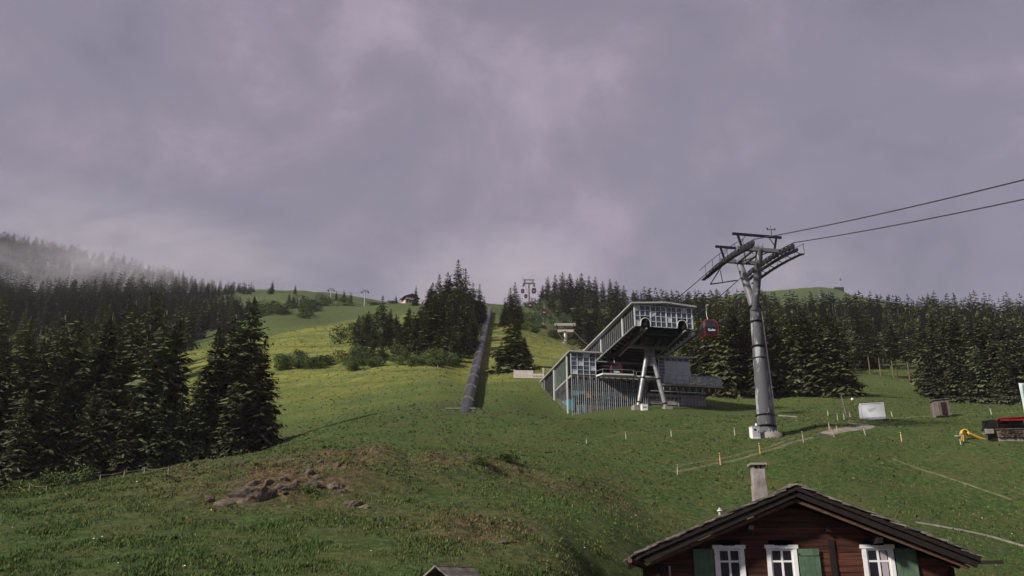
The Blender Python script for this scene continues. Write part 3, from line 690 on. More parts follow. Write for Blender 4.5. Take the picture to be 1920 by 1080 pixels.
# undercroft wall with painted panels behind the slat screen
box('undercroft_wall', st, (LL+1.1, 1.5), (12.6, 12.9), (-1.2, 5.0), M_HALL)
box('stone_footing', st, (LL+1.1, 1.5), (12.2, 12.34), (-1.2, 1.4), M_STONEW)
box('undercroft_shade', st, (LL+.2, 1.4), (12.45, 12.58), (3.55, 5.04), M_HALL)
pc = [M_TEALP, M_BLUEP, M_ORNP, M_ORNP, M_GREYP, M_BLUEP, M_BLUEP, M_GREYP, M_ORNP, M_GREYP, M_BLUEP, M_GREYP]
for i, m in enumerate(pc): box('mural_panel', st, (LL+.6+i*.88, LL+1.44+i*.88), (12.35, 12.44), (2.75+.25*math.sin(i*2.2), 3.45), m)
for i, m in enumerate(pc): box('mural_panel', st, (LL+1.12+i*.83, LL+1.6+i*.83), (12.1, 12.19), (.55, 1.3+.3*math.sin(i*1.7)), m)
r = LL+.05; i = 0
while r < 1.5:
    zb = -1.2+.09*(r-LL)
    if i % 3 == 0: box('post', st, (r-.045, r+.045), (LF-.05, LF+.05), (zb, 5.3), M_SLAT)
    else: box('slat', st, (r-.022, r+.022), (LF-.04, LF+.04), (zb, 4.6+.5*((i*37) % 7)/7), M_SLAT)
    r += .29; i += 1
for z, m in ((3.52, M_TEALP), (1.65, M_BLUEP)): box('screen_rail', st, (LL, 1.5), (LF+.05, LF+.11), (z-.025, z+.025), m)
# cabin platform tray
tr = MB(); prof = [(-5.85, LF-.1), (-5.3, 9.5), (-1.0, 9.3), (-.4, 9.9), (3.2, 9.9), (3.2, LF-.1)]
tr.poly([(x, y, 5.15) for x, y in prof]+[(x, y, 5.36) for x, y in prof], [(5, 4, 3, 2, 1, 0), (6, 7, 8, 9, 10, 11)]+[(k, (k+1) % 6, 6+(k+1) % 6, 6+k) for k in range(6)])
tr.build('platform', M_PALE, st)
for k in range(4):
    p, q = prof[k], prof[k+1]; rod('platform_rail', st, (p[0], p[1], 5.9), (q[0], q[1], 5.9), .035, M_STEEL, 6)
    rod('rail_post', st, (p[0], p[1], 5.36), (p[0], p[1], 5.9), .03, M_STEEL, 6)
# concrete base with round vents and shutter door
box('base_wall', st, (1.55, 9.95), (11.4, 20), (-1.5, 3.3), M_CONC)
box('base_beam', st, (1.5, 10.0), (11.15, 11.38), (1.75, 2.2), M_CONC)
for k in range(9): rod('round_vent', st, (2.05+k*.53, 11.25, 2.72), (2.05+k*.53, 11.41, 2.72), .17, M_BLACK, 14)
box('shutter_door', st, (1.9, 6.3), (11.2, 11.38), (.05, 1.6), M_GREYP)
for k in range(7): box('door_rib', st, (1.95, 6.25), (11.17, 11.195), (.15+k*.2, .2+k*.2), M_STEEL)
for k in range(9): box('slat', st, (5.9+k*.5, 5.97+k*.5), (11.0, 11.08), (-1.0, 4.0), M_SLAT)
# glass balcony
box('balcony_slab', st, (3.0, 11.95), (9.4, 20), (4.02, 4.3), M_CONC)
for k in range(9):
    x = 3.3+k*.95; box('balcony_pane', st, (x+.04, x+.91), (9.43, 9.46), (4.35, 5.5), M_CLEAR)
    box('balcony_post', st, (x-.03, x+.03), (9.42, 9.48), (4.3, 5.55), M_STEEL); rod('slab_hanger', st, (x, 9.6, 3.4), (x, 9.6, 4.0), .04, M_PALE, 6)
for k in range(6): box('balcony_pane', st, (11.9, 11.93), (9.5+k*1.6, 11.0+k*1.6), (4.35, 5.5), M_CLEAR)
box('balcony_rail', st, (3.0, 11.97), (9.41, 9.49), (5.56, 5.62), M_STEEL)
bar('underframe', st, (1.5, 9.7, 3.25), (9.5, 9.7, 3.25), .14, .12, M_STEEL)
bar('underframe', st, (1.5, 9.6, 3.95), (11.9, 9.6, 3.95), .1, .1, M_DARK)
box('balcony_bench', st, (5.0, 6.7), (10.4, 11.0), (4.31, 5.0), M_FROST)
bar('stair_stringer', st, (8.6, 14, 4.3), (11.4, 14, 5.6), .1, .3, M_STEEL)
# stair with white handrail at the lower corner
hr = MB(); hr.bar((LL-.3, 20.0, 1.3), (LL+.2, 11.5, -.6), .12, .2); hr.bar((LL-.3, 20.0, .3), (LL+.2, 11.5, -1.6), .12, .12)
for k in range(4): hr.bar((LL-.3+.12*k, 20-2.1*k, -.6-.5*k), (LL-.3+.12*k, 20-2.1*k, 1.3-.47*k), .08, .08, up=(0, 1, 0))
hr.build('handrail', M_WHITE, st)
for k in range(14): box('wire_fence_post', st, (10.2+k*.14, 10.23+k*.14), (12-.02, 12.02), (-1.0, 2.8 if k % 4 == 0 else 1.6), M_STEEL)
# marker box at the foot of the legs
mk = thing('marker_box', 'small white box with dark lettering on the grass below the station legs', 'utility box', onground(1208, 112.5), ST_ROT)
box('housing', mk, (-.38, .38), (-.3, .3), (-.3, .75), M_WHITE); box('lid', mk, (-.42, .42), (-.34, .34), (.76, .82), M_CONC); box('base', mk, (-.3, .3), (-.25, .25), (-.6, -.31), M_CONC)
for k, wd in enumerate((.12, .06, .1, .1)): box('lettering', mk, (-.22+k*.12, -.22+k*.12+wd*.8), (-.306, -.301), (.2, .42), M_DARK)
# ------------------------------------------------------------------ gondola cabins
def loft(sections, m, name, parent, cap=True):
    n = len(sections[0]); V = [p for s in sections for p in s]; F = []
    for i in range(len(sections)-1):
        for k in range(n): F.append((i*n+k, i*n+(k+1) % n, (i+1)*n+(k+1) % n, (i+1)*n+k))
    if cap: F.append(tuple(range(n-1, -1, -1))); F.append(tuple((len(sections)-1)*n+k for k in range(n)))
    return mesh_py(name, V, F, m)
def rrect(hx, hy, z, c):
    return [(sx*hx-(sx*c if a else 0), sy*hy-(0 if a else sy*c), z) for sx, sy, a in ((-1, -1, 0), (-1, -1, 1), (1, -1, 1), (1, -1, 0), (1, 1, 0), (1, 1, 1), (-1, 1, 1), (-1, 1, 0))]
_prof = [(0, .74, .78), (.12, .92, .94), (.95, 1.04, 1.05), (1.75, .90, .92), (2.05, .66, .72)]
CB_SHELL = loft([rrect(hx, hy, z, .16) for z, hx, hy in _prof], M_BLACK, 'cabin_shell', None)
def edge_mesh():
    mb = MB()
    for sx in (-1, 1):
        for sy in (-1, 1):
            for (z0, x0, y0), (z1, x1, y1) in zip(_prof[:-1], _prof[1:]):
                mb.bar((sx*(x0-.07), sy*(y0-.07), z0), (sx*(x1-.07), sy*(y1-.07), z1), .115, .115, up=(0, 1, 0))
    return mesh_py('corner_frame', mb.V, mb.F, M_RED)
CB_EDGE = edge_mesh()
def ring_mesh(z0, z1, hx, hy, name):
    return loft([rrect(hx, hy, z0, .16), rrect(hx, hy, z1, .16)], M_RED, name, None)
CB_SILL = ring_mesh(-.03, .06, .86, .88, 'sill'); CB_ROOF = ring_mesh(2.03, 2.14, .70, .76, 'cabin_roof')
M_CABG = glassmat('cabin_glazing', (.02, .022, .03), .06, 1.0, .3)
def pane_mesh(side):
    sy = -1.0
    z0, z1 = 1.0, 1.72; y0, y1 = 1.062, .94; w0, w1 = .80, .70
    V = [(-w0, sy*y0, z0), (w0, sy*y0, z0), (w1, sy*y1, z1), (-w1, sy*y1, z1)]; V += [(x, y-sy*.03, z) for x, y, z in V]
    return mesh_py('window', V, [(0, 1, 2, 3), (7, 6, 5, 4), (0, 4, 5, 1), (1, 5, 6, 2), (2, 6, 7, 3), (3, 7, 4, 0)], M_CABG)
CB_WIN = pane_mesh(0)
def hanger_mesh():
    pts = [(0, .1, 2.1), (0, .16, 2.5), (.0, .42, 2.95), (.0, .5, 3.6), (.0, .36, 4.05), (0, 0, 4.3)]
    return tube_mesh('hanger', pts, .07, M_STEEL, 8, up=(1, 0, 0))
CB_HANG = hanger_mesh()
def text_mesh(s, size, m):
    c = bpy.data.curves.new('lettering', 'FONT'); c.body = s; c.size = size; c.align_x = 'CENTER'; c.align_y = 'CENTER'; c.extrude = .004; c.offset = .008
    o = bpy.data.objects.new('lettering', c); COL.objects.link(o); dg = bpy.context.evaluated_depsgraph_get()
    me = bpy.data.meshes.new_from_object(o.evaluated_get(dg)); bpy.data.objects.remove(o); me.materials.clear(); me.materials.append(m); return me
CB_TXT = text_mesh('Golm', .42, M_PRINT)
def cabin(grip, rz, label, s=1.0, text=True):
    """hangs from the rope point grip"""
    t = thing('gondola_cabin', label, 'gondola', Vector(grip)-Vector((0, 0, 4.3*s)), rz, 'red gondola cabins on the lift'); t.scale = (s, s, s)
    link('shell', CB_SHELL, t); link('corner_frame', CB_EDGE, t); link('sill', CB_SILL, t); link('cabin_roof', CB_ROOF, t)
    for k in range(4): link('window', CB_WIN, t, Matrix.Rotation(k*math.pi/2, 4, 'Z'))
    link('hanger', CB_HANG, t); box('grip', t, (-.12, .12), (-.3, .3), (4.18, 4.42), M_STEEL)
    for y0, sg in ((-1.045, 1),):
        link('lettering', CB_TXT, t, Matrix.Translation((0, y0-.012, .62)) @ Matrix.Rotation(R(90-3), 4, 'X'))
    return t

# ------------------------------------------------------------------ lift towers
M_SHAFT = mat('peeling_grey_paint', (.075, .075, .088), rough=.7, col2=(.26, .27, .30), scale=.9, detail=7, stretch=(1.5, 1.5, .42), lo=.535, hi=.56, metal=.0, spec=.25)
def make_head(t, zt, da, gauge, r0, m, mdark, full=True, tilt=0.0):
    """two gantry frames (near, far), cross arms, sheave trains; local y runs along the rope; zt = cross-arm height"""
    for a in (-da, da):
        z = zt+tilt*a
        bar('cross_arm', t, (r0-gauge/2-.2, a, z), (r0+gauge/2+.2, a, z), .34, .36, m if full else m)
        for sg in (-1, 1):
            bar('gantry_post', t, (r0+sg*gauge*.42, a, z+.1), (r0+sg*gauge*.50, a, z+(1.38 if full else 1.9)), .17 if full else .22, .17 if full else .22, mdark, up=(0, 1, 0))
            bar('gantry_brace', t, (r0+sg*gauge*.30, a, z+1.42), (r0+sg*gauge*.44, a, z+.6), .06, .06, mdark, up=(0, 1, 0))
        bar('gantry_beam', t, (r0-gauge*.5-.55, a, z+(1.5 if full else 2.0)), (r0+gauge*.5+.55, a, z+(1.5 if full else 2.0)), .20 if full else .25, .22 if full else .25, mdark if full else m)
    for sg in (-1, 1):
        x = r0+sg*gauge/2; n = 14 if full else 6; Ltr = 5.2 if full else 3.0
        zt_ = lambda a: zt-.25+tilt*a-.009*(a)**2
        for k in range(n):
            a = -Ltr+2*Ltr*(k+.5)/n; rod('sheave', t, (x-.08, a, zt_(a)), (x+.08, a, zt_(a)), .29, mdark, 14)
        for k in range(n//2):
            a0 = -Ltr+2*Ltr*(2*k+.5)/n; a1 = -Ltr+2*Ltr*(2*k+1.5)/n
            bar('sheave_rocker', t, (x+.14, a0, zt_(a0)-.05), (x+.14, a1, zt_(a1)-.05), .07, .22, mdark)
        for k in range(6):
            a0 = -Ltr+2*Ltr*k/6; a1 = a0+2*Ltr/6
            bar('train_beam', t, (x+sg*.25, a0, zt_(a0)-.38), (x+sg*.25, a1, zt_(a1)-.38), .18, .26, mdark)
            xw = x+sg*.75
            bar('catwalk', t, (xw, a0, zt_(a0)-.75), (xw, a1, zt_(a1)-.75), .40, .05, mdark)
            bar('catwalk_bracket', t, (x+sg*.2, a0+.4, zt_(a0)-.42), (xw+sg*.3, a0+.4, zt_(a0)-.72), .06, .06, mdark)
            if full:
                rod('catwalk_post', t, (xw+sg*.3, a0+.2, zt_(a0+.2)-.72), (xw+sg*.3, a0+.2, zt_(a0+.2)+.3), .025, mdark, 6)
                bar('catwalk_rail', t, (xw+sg*.3, a0, zt_(a0)+.3), (xw+sg*.3, a1, zt_(a1)+.3), .04, .04, mdark)
TW = stw(-1.1, -27.2, 0); TW.z = gz(TW.x, TW.y)
tw = thing('lift_tower', 'tall forked grey steel gondola tower with peeling paint and rope sheaves', 'lift tower', TW, ST_ROT)
H = 39.2-TW.z                                  # cross-arm height above its foot
zz = [-1.0, .9, 8.6, 11.1, 12.6]; rr = [.84, .81, .58, .50, .48]
for k in range(4):
    rod('shaft_section', tw, (0, 0, zz[k]), (0, 0, zz[k+1]-.02), rr[k], M_SHAFT, 28, rr[k+1])
    if k: 
        rod('flange', tw, (0, 0, zz[k]-.09), (0, 0, zz[k]+.07), rr[k]+.10, M_DARK, 28)
rod('flange', tw, (0, 0, 12.5), (0, 0, 12.68), .66, M_DARK, 24)
rod('foundation', tw, (0, 0, -1.2), (0, 0, .14), 1.35, M_CONC, 24)
for k in range(16): rod('anchor_bolt', tw, (.98*math.cos(k*.3927), .98*math.sin(k*.3927), .14), (.98*math.cos(k*.3927), .98*math.sin(k*.3927), .34), .05, M_STEEL, 6)
for a in (-2.0, 2.0):
    rod('fork_arm', tw, (.06*a, .1*a, 12.2), (0.05*-a, a, H-.1), .40, M_SHAFT if a < 0 else M_GUSSET, 20, .33)
make_head(tw, H, 2.0, 4.05, -.03, M_GUSSET, M_DARK, True, .07)
bar('head_tie', tw, (-.4, -2, H), (-.4, 2, H+.1), .3, .3, M_GUSSET); bar('head_tie', tw, (.5, -2, H), (.5, 2, H+.1), .3, .3, M_GUSSET)
for x in (-1.6, 1.6):
    bar('head_brace', tw, (x, -2, H-.1), (-x*.4, 2, H-.1), .08, .08, M_DARK)
bar('lower_frame', tw, (-2.3, 4.6, H-1.5), (-.3, 2.6, H-1.65), .1, .1, M_DARK); bar('lower_frame', tw, (-2.3, 4.6, H-1.5), (-2.2, 2.0, H-.6), .08, .08, M_DARK); bar('lower_frame', tw, (-1.4, 3.6, H-1.55), (-2.2, 2.2, H-.9), .07, .07, M_DARK)
for k in range(5): bar('rail_stanchion', tw, (-.9+k*.45, -1.2, H+.2), (-.9+k*.45, -1.2, H+.95), .05, .05, M_STEEL, up=(0, 1, 0))
bar('platform_rail', tw, (-.9, -1.2, H+.6), (.9, -1.2, H+.6), .05, .05, M_STEEL)
box('control_box', tw, (.15, .5), (-1.3, -1.0), (H+.2, H+.55), M_STEEL)
an = MB(); an.rod((1.55, -2, H+1.55), (1.55, -2, H+2.15), .04); an.bar((1.15, -2, H+2.12), (1.95, -2, H+2.18), .05, .05); an.rod((1.15, -2, H+2.1), (1.15, -2, H+2.3), .07); an.rod((1.95, -2, H+2.1), (1.95, -2, H+2.32), .06); an.rod((1.55, -2, H+2.15), (1.5, -2, H+2.6), .02)
an.build('anemometer', M_DARK, tw)
# ladder with safety rail down the right side, leaning with the taper
M_LADR = mat('ladder_rail', (.60, .52, .50), rough=.4, metal=.2, var=.2, scale=3)
def ladx(z): return .84-(z)*.030+.12
for dx in (-.02, .30):
    rod('ladder_rail', tw, (ladx(.3)+dx*.3, -.25+dx, .3), (ladx(12.2)+dx*.3, -.25+dx, 12.2), .035, M_LADR, 6)
    rod('ladder_rail', tw, (ladx(12.2)-.4+dx*.3, -.35+dx, 12.4), (.35, -1.9+dx, H-.4), .03, M_LADR, 6)
for k in range(40): 
    z = .5+k*.3; rod('ladder_rung', tw, (ladx(z), -.27, z), (ladx(z)+.09, .05, z), .014, M_STEEL, 5)
for z in (1.9, 7.4): rod('cable_clamp', tw, (0, 0, z), (0, 0, z+.06), .92 if z < 3 else .7, M_BLACK, 24)
cbn = thing('control_cabinet', 'pale grey control cabinet at the foot of the forked tower', 'utility box', onground(1416, 80.6), ST_ROT)
box('housing', cbn, (-.38, .38), (-.3, .3), (-.1, .98), M_WHITE); box('lid', cbn, (-.41, .41), (-.33, .33), (.985, 1.04), M_FROST); box('door', cbn, (-.33, .33), (-.315, -.302), (.1, .92), M_FROST); box('plinth', cbn, (-.42, .42), (-.34, .34), (-.5, -.101), M_CONC)
box('handle', cbn, (.2, .24), (-.34, -.316), (.45, .6), M_DARK)
sl = box('warning_sticker', cbn, (-.2, .05), (-.318, -.3155), (.6, .8), M_DARK)
lamp = MB(); lamp.rod((0, 0, .98), (0, 0, 1.12), .03); lamp.rod((0, 0, 1.1), (0, 0, 1.3), .11, 12); lamp.build('cap_lamp', M_WHITE, cbn, Matrix.Translation((.28, .1, .06)))

def small_tower(u, vtop, Y, rz, label, m, gauge=4.6):
    P = onground(u, Y); h = px(u, vtop, Y).z-P.z
    t = thing('lift_tower', label, 'lift tower', P, rz)
    rod('shaft', t, (0, 0, -1), (0, 0, h-1.6), .48, m, 14, .36); rod('foundation', t, (0, 0, -1.2), (0, 0, .3), .9, M_CONC, 14)
    make_head(t, h-1.6, .6, gauge, 0, m, M_GUSSET if m is M_PALE else M_DARK, False)
    rod('ladder_rail', t, (.5, -.2, 0), (.45, -.2, h-1.8), .03, M_STEEL, 5)
    return t, P, h
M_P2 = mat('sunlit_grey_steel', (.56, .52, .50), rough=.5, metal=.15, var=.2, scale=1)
t2, P2, h2 = small_tower(1060, 611, 254, 0, 'pale grey lift tower directly behind the station', M_P2, 5.2)
t3, P3, h3 = small_tower(992, 526, 455, R(2), 'slender lift tower on the hump with cabins passing it', M_GUSSET, 4.8)

# ------------------------------------------------------------------ haul ropes
M_ROPE = mat('steel_rope', (.045, .045, .05), rough=.6, metal=.3)
def sag(p, q, s, n=24):
    return [Vector(p).lerp(Vector(q), i/n)-Vector((0, 0, s*4*(i/n)*(1-i/n))) for i in range(n+1)]
def strand(pts_list, r, label, name='haul_rope', cat='rope', group=None):
    pts = []
    for p in pts_list: pts += p if not pts else p[1:]
    return tag(link(name, tube_mesh(name, pts, r, M_ROPE, 6)), label, cat, group)
def th(x, a, dz=.05):                        # on the big tower's sheaves
    return tw_world((x, a, H-.25+.07*a-.009*a*a+.27+dz))
def tw_world(p):
    c, s = math.cos(ST_ROT), math.sin(ST_ROT); return Vector((TW.x+p[0]*c-p[1]*s, TW.y+p[0]*s+p[1]*c, TW.z+p[2]))
ropes = {}
for sg, rs_, lb in ((-1, -2.45, 'upper steel haul rope running over the left sheaves of the forked tower'), (1, 2.75, 'lower steel haul rope running over the right sheaves of the forked tower')):
    x = -.03+sg*2.025; near = th(x, -5.2); far = th(x, 5.2)
    d = Vector((.2*1.0, -1.0, -.285)); valley = near+Vector((.02*62, 0, 0))+Vector((.2, -1, -.275))*70
    stn = stw(rs_, -.5, 9.62)
    mid = [th(x, a) for a in (-5.2, -3.5, -1.7, 0, 1.7, 3.5, 5.2)]
    strand([sag(valley, near, 1.0), mid, sag(far, stn, .15), [stn, stw(rs_, 10, 9.5)]], .045, lb)
    ropes[sg] = (far, stn)
for sg, lb in ((-1, 'thin uphill haul rope on the left side beyond the station'), (1, 'thin uphill haul rope on the right side beyond the station')):
    a = stw(2.4*sg, 22, 9.6); b = P2+Vector((sg*2.5, 0, h2-1.55)); c = P3+Vector((sg*2.4, 0, h3-1.55)); d = c+Vector((0, 120, 50))
    strand([sag(a, b, 1), sag(b, c, 4.0), sag(c, d, 1)], .12, lb); ropes[2*sg] = (b, c)
def on_rope(seg, v_grip_u):
    b, c = ropes[seg]; best = None
    for i in range(401):
        p = b.lerp(c, i/400)-Vector((0, 0, 4.0*4*(i/400)*(1-i/400))); e = abs(proj(p)[0]-v_grip_u[0])+abs(proj(p)[1]-v_grip_u[1])
        if best is None or e < best[0]: best = (e, p)
    return best[1]
b, c = ropes[1]
best = min((b.lerp(c, i/200) for i in range(201)), key=lambda p: abs(proj(p)[0]-1326))
cabin(best+Vector((0, 0, .0)), ST_ROT-R(6), 'large red and black gondola cabin hanging right of the station', .90)
cc = stw(-2.75, 12.0, 5.5); cabin(cc+Vector((0, 0, 4.3*.86)), ST_ROT-R(4), 'red gondola cabin standing inside the dark station bay', .86)
for seg, uv, lb in ((-2, (1020, 598), 'distant red gondola cabin lowest on the left rope behind the station'), (2, (1025, 570), 'distant red gondola cabin hanging on the right rope before the wood'),
                   (-2, (996, 558), 'distant red gondola cabin at the foot of the slender tower'), (2, (1001, 533), 'dark gondola cabin passing right of the slender tower head')):
    cabin(on_rope(seg, uv), 0, lb, 1.15)
cabin(P2+Vector((.9, 6, h2-1.5)), 0, 'red gondola cabin half hidden behind the pale lift tower', .9)
for u, v, Y, lb in ((980, 536, 490, 'small dark gondola cabin left of the slender tower against the sky'), (986, 546, 520, 'smallest dark gondola cabin just left of the slender tower shaft')):
    cabin(px(u, v, Y), 0, lb, 1.0)
# far lifts
def t_pylon(u, vtop, Y, label, arm):
    P = onground(u, Y); h = px(u, vtop, Y).z-P.z; t = thing('ski_lift_pylon', label, 'lift pylon', P, 0)
    rod('pole', t, (0, 0, -1), (0, 0, h), .32, M_STEEL, 8); box('cross_arm', t, (-arm, arm), (-.3, .3), (h-.2, h+.3), M_GUSSET); box('gantry', t, (-arm*.8, arm*.8), (-.2, .2), (h+.9, h+1.2), M_GUSSET)
    for s in (-1, 1): box('sheave_frame', t, (s*arm-.3, s*arm+.3), (-1.2, 1.2), (h-.7, h-.21), M_DARK); bar('gantry_post', t, (s*arm*.7, 0, h), (s*arm*.8, 0, h+1), .2, .2, M_GUSSET, up=(0, 1, 0))
    return P+Vector((0, 0, h))
A1 = t_pylon(620, 544, 545, 'left one of two distant T-shaped ski lift pylons on the ridge', 2.0)
A2 = t_pylon(683, 547, 510, 'right one of two distant T-shaped ski lift pylons on the ridge', 2.0)
A3 = t_pylon(560, 562, 460, 'distant pale ski lift pole on the left pasture', .8)
strand([sag(A1, A2, 1.5, 8)], .07, 'faint ski lift cable between the two distant pylons', 'lift_cable', 'cable')
strand([sag(px(1590, 628, 215), px(2000, 635, 120), 1.0, 16)], .05, 'thin overhead cable crossing in front of the right-hand forest', 'overhead_cable', 'cable')
strand([sag(px(1770, 742, 130), px(2000, 742, 110), .4, 8)], .03, 'thin lower cable beside the dark forest edge at the play area', 'overhead_cable', 'cable')

# ------------------------------------------------------------------ penstock pipe
M_PIPE = mat('dark_steel_pipe', (.018, .018, .020), rough=.36, metal=.0, col2=(.040, .038, .041), scale=.5, spec=.4)
M_PIPER = mat('pipe_collar', (.34, .33, .33), rough=.6, metal=.2, var=.4, scale=2)
def pipe_c(Y):
    return Vector((-5.9-(Y-115)*.0129, Y, 30.5+.398*(Y-112)))
pr = thing('penstock_pipe', 'thick dark steel pipe with ring collars climbing straight up the slope', 'pipe', pipe_c(112))
O_ = pipe_c(112); Ys = [104.0, 115.6]+[115.6+10.9*k for k in range(1, 21)]
ctr = [pipe_c(Y)-O_ for Y in Ys]
for k in range(len(Ys)-1):
    rod('pipe_section', pr, ctr[k], ctr[k+1], .74, M_PIPE, 28)
    d = (ctr[k+1]-ctr[k]).normalized(); p = ctr[k+1]
    rod('collar', pr, p-d*.10, p+d*.10, .90, M_PIPER, 28); rod('collar_rib', pr, p-d*.36, p-d*.30, .78, M_PIPER, 28)
    g = gz(p.x+O_.x, p.y+O_.y)-O_.z
    if k % 1 == 0: box('support_saddle', pr, (p.x-.7, p.x+.7), (p.y-.4, p.y+.4), (g-1, max(p.z-.5, g+.1)), M_CONC)
ab = thing('anchor_block', 'low concrete anchor block where the pipe enters the ground', 'concrete block', onground(868, 109.5)-Vector((0, 0, .25)), 0)
box('block', ab, (-2.0, 1.5), (-1.0, 1.6), (-2.0, .05), M_CONC); box('cap_slab', ab, (-2.1, 1.6), (-1.1, 1.7), (.052, .16), M_CONC)
# ------------------------------------------------------------------ finding the ground under a pixel
def groundhit(u, v, Y0=20.0, Y1=700.0):
    Y = Y0; a = (u-960)/FPX; k = -(v-540)/FPX; dx, dy, dz = a, CP-k*SP, SP+k*CP
    Ysamp = np.exp(np.linspace(math.log(Y0), math.log(Y1), 700)); Xs = dx/dy*Ysamp; Zs = CAMZ+dz/dy*Ysamp
    g = ground(Xs, Ysamp); hit = np.where(g >= Zs)[0]
    i = hit[0] if len(hit) else len(Ysamp)-1
    return Vector((Xs[i], Ysamp[i], g[i]))

# ------------------------------------------------------------------ farmhouse in front
M_LOG = mat('brown_timber', (.095, .034, .022), rough=.8, col2=(.020, .008, .008), scale=1.3, stretch=(.5, 1, 9), bump=.35, bscale=14, rnd=.35, detail=6, spec=.2)
M_DKT = mat('dark_timber', (.014, .009, .008), rough=.85, var=.5, scale=3, bump=.3, bscale=12)
M_BARGE = mat('brown_board', (.13, .065, .042), rough=.85, col2=(.05, .028, .022), scale=4, stretch=(1, 1, 5))
M_SHG = mat('weathered_shingle', (.19, .165, .158), rough=.9, col2=(.058, .048, .045), scale=3, rnd=.4, bump=.3, bscale=15)
M_WFR = mat('white_window_paint', (.74, .74, .76), rough=.5, var=.12, scale=5)
M_SHUT = mat('green_shutter_paint', (.095, .155, .098), rough=.6, col2=(.055, .10, .062), scale=2.5, spec=.3)
M_CHIM = mat('chimney_render', (.31, .29, .285), rough=.95, col2=(.14, .11, .105), scale=1.7, bump=.3, bscale=8, detail=7)
M_CHR = mat('exposed_brick_red', (.20, .075, .06), rough=.95, var=.5, scale=5)
M_ROOM = mat('dark_room', (.014, .014, .018), rough=.9)
M_CURT = mat('curtain_cloth', (.42, .36, .42), rough=.9, var=.3, scale=6, stretch=(8, 8, .6))
M_PANE = glassmat('window_glass', (.012, .013, .018), .05, 1.0, .18)
HY = 35.2                                    # front wall
hs = thing('timber_farmhouse', 'dark brown timber farmhouse with white windows, green shutters and shingle roof in the foreground', 'house', (10.75, HY, 2.2), R(-2.5))
HB = 2.2
def hz(z): return z-HB
XL, XR, XC, ZR, SL = -5.2, 5.75, 0.0, 10.42-HB, .405           # local x; ridge height; slope
def roofz(x, off=0): return ZR-SL*abs(x-XC)+off
WINS = [(-3.05, -1.92), (-1.08, .06), (2.50, 3.66)]; WZ0, WZ1 = 6.45-HB, 8.38-HB
bh = .235; z = 0.0; row = 0
while z < ZR-.55:
    z1 = z+bh-.012
    def xlim(zz, sg): return (ZR-.50-zz)/SL*sg
    segs = [(XL, XR)]
    if z1 > WZ0 and z < WZ1-.05:
        segs = []; c = XL
        for a, b in WINS: segs.append((c, a+.10)); c = b-.10
        segs.append((c, XR))
    for a, b in segs:
        a0 = max(a, xlim(z, -1)); b0 = min(b, xlim(z, 1)); a1 = max(a, xlim(z1, -1)); b1 = min(b, xlim(z1, 1))
        if b1-a1 < .1: continue
        d = .10+.012*((row*7) % 3); mb = MB()
        mb.poly([(a0, -d, z), (b0, -d, z), (b1, -d, z1), (a1, -d, z1), (a0, .0, z), (b0, .0, z), (b1, .0, z1), (a1, .0, z1)], [(0, 1, 2, 3), (7, 6, 5, 4), (0, 4, 5, 1), (1, 5, 6, 2), (2, 6, 7, 3), (3, 7, 4, 0)])
        mb.build('wall_timber', M_LOG, hs)
    z += bh; row += 1
# inner shell, sides and back
sh = MB(); sh.poly([(XL+.05, 5.9, 0), (XR-.05, 5.9, 0), (XR-.05, 5.9, roofz(XR, -.5)), (0, 5.9, ZR-.5), (XL+.05, 5.9, roofz(XL, -.5))], [(0, 4, 3, 2, 1)])
sh.box((XL, XL+.12), (.02, 5.9), (0, roofz(XL, -.52))); sh.box((XR-.12, XR), (.02, 5.9), (0, roofz(XR, -.52))); sh.build('side_wall', M_LOG, hs)
box('room', hs, (XL+.3, XR-.3), (1.0, 1.1), (3.6, 6.4), M_ROOM); box('upper_floor', hs, (XL+.2, XR-.2), (.05, 5.7), (3.4, 3.55), M_ROOM)
box('stone_plinth', hs, (XL-.1, XR+.1), (-.2, 6.0), (-2.5, -.01), M_STONEW)
for x in (XL-.04, XR-.16): box('corner_post', hs, (x, x+.2), (-.2, -.01), (0, roofz(x, -.62)), M_DKT)
rod('downpipe', hs, (XL+.42, -.22, 0), (XL+.42, -.22, 5.4), .045, M_STEEL, 8)
box('wall_post', hs, (1.28, 1.48), (-.2, -.125), (3.0, 6.35), M_DKT); box('purlin_stub', hs, (1.22, 1.40), (-.32, -.127), (6.62, 6.86), M_DKT)
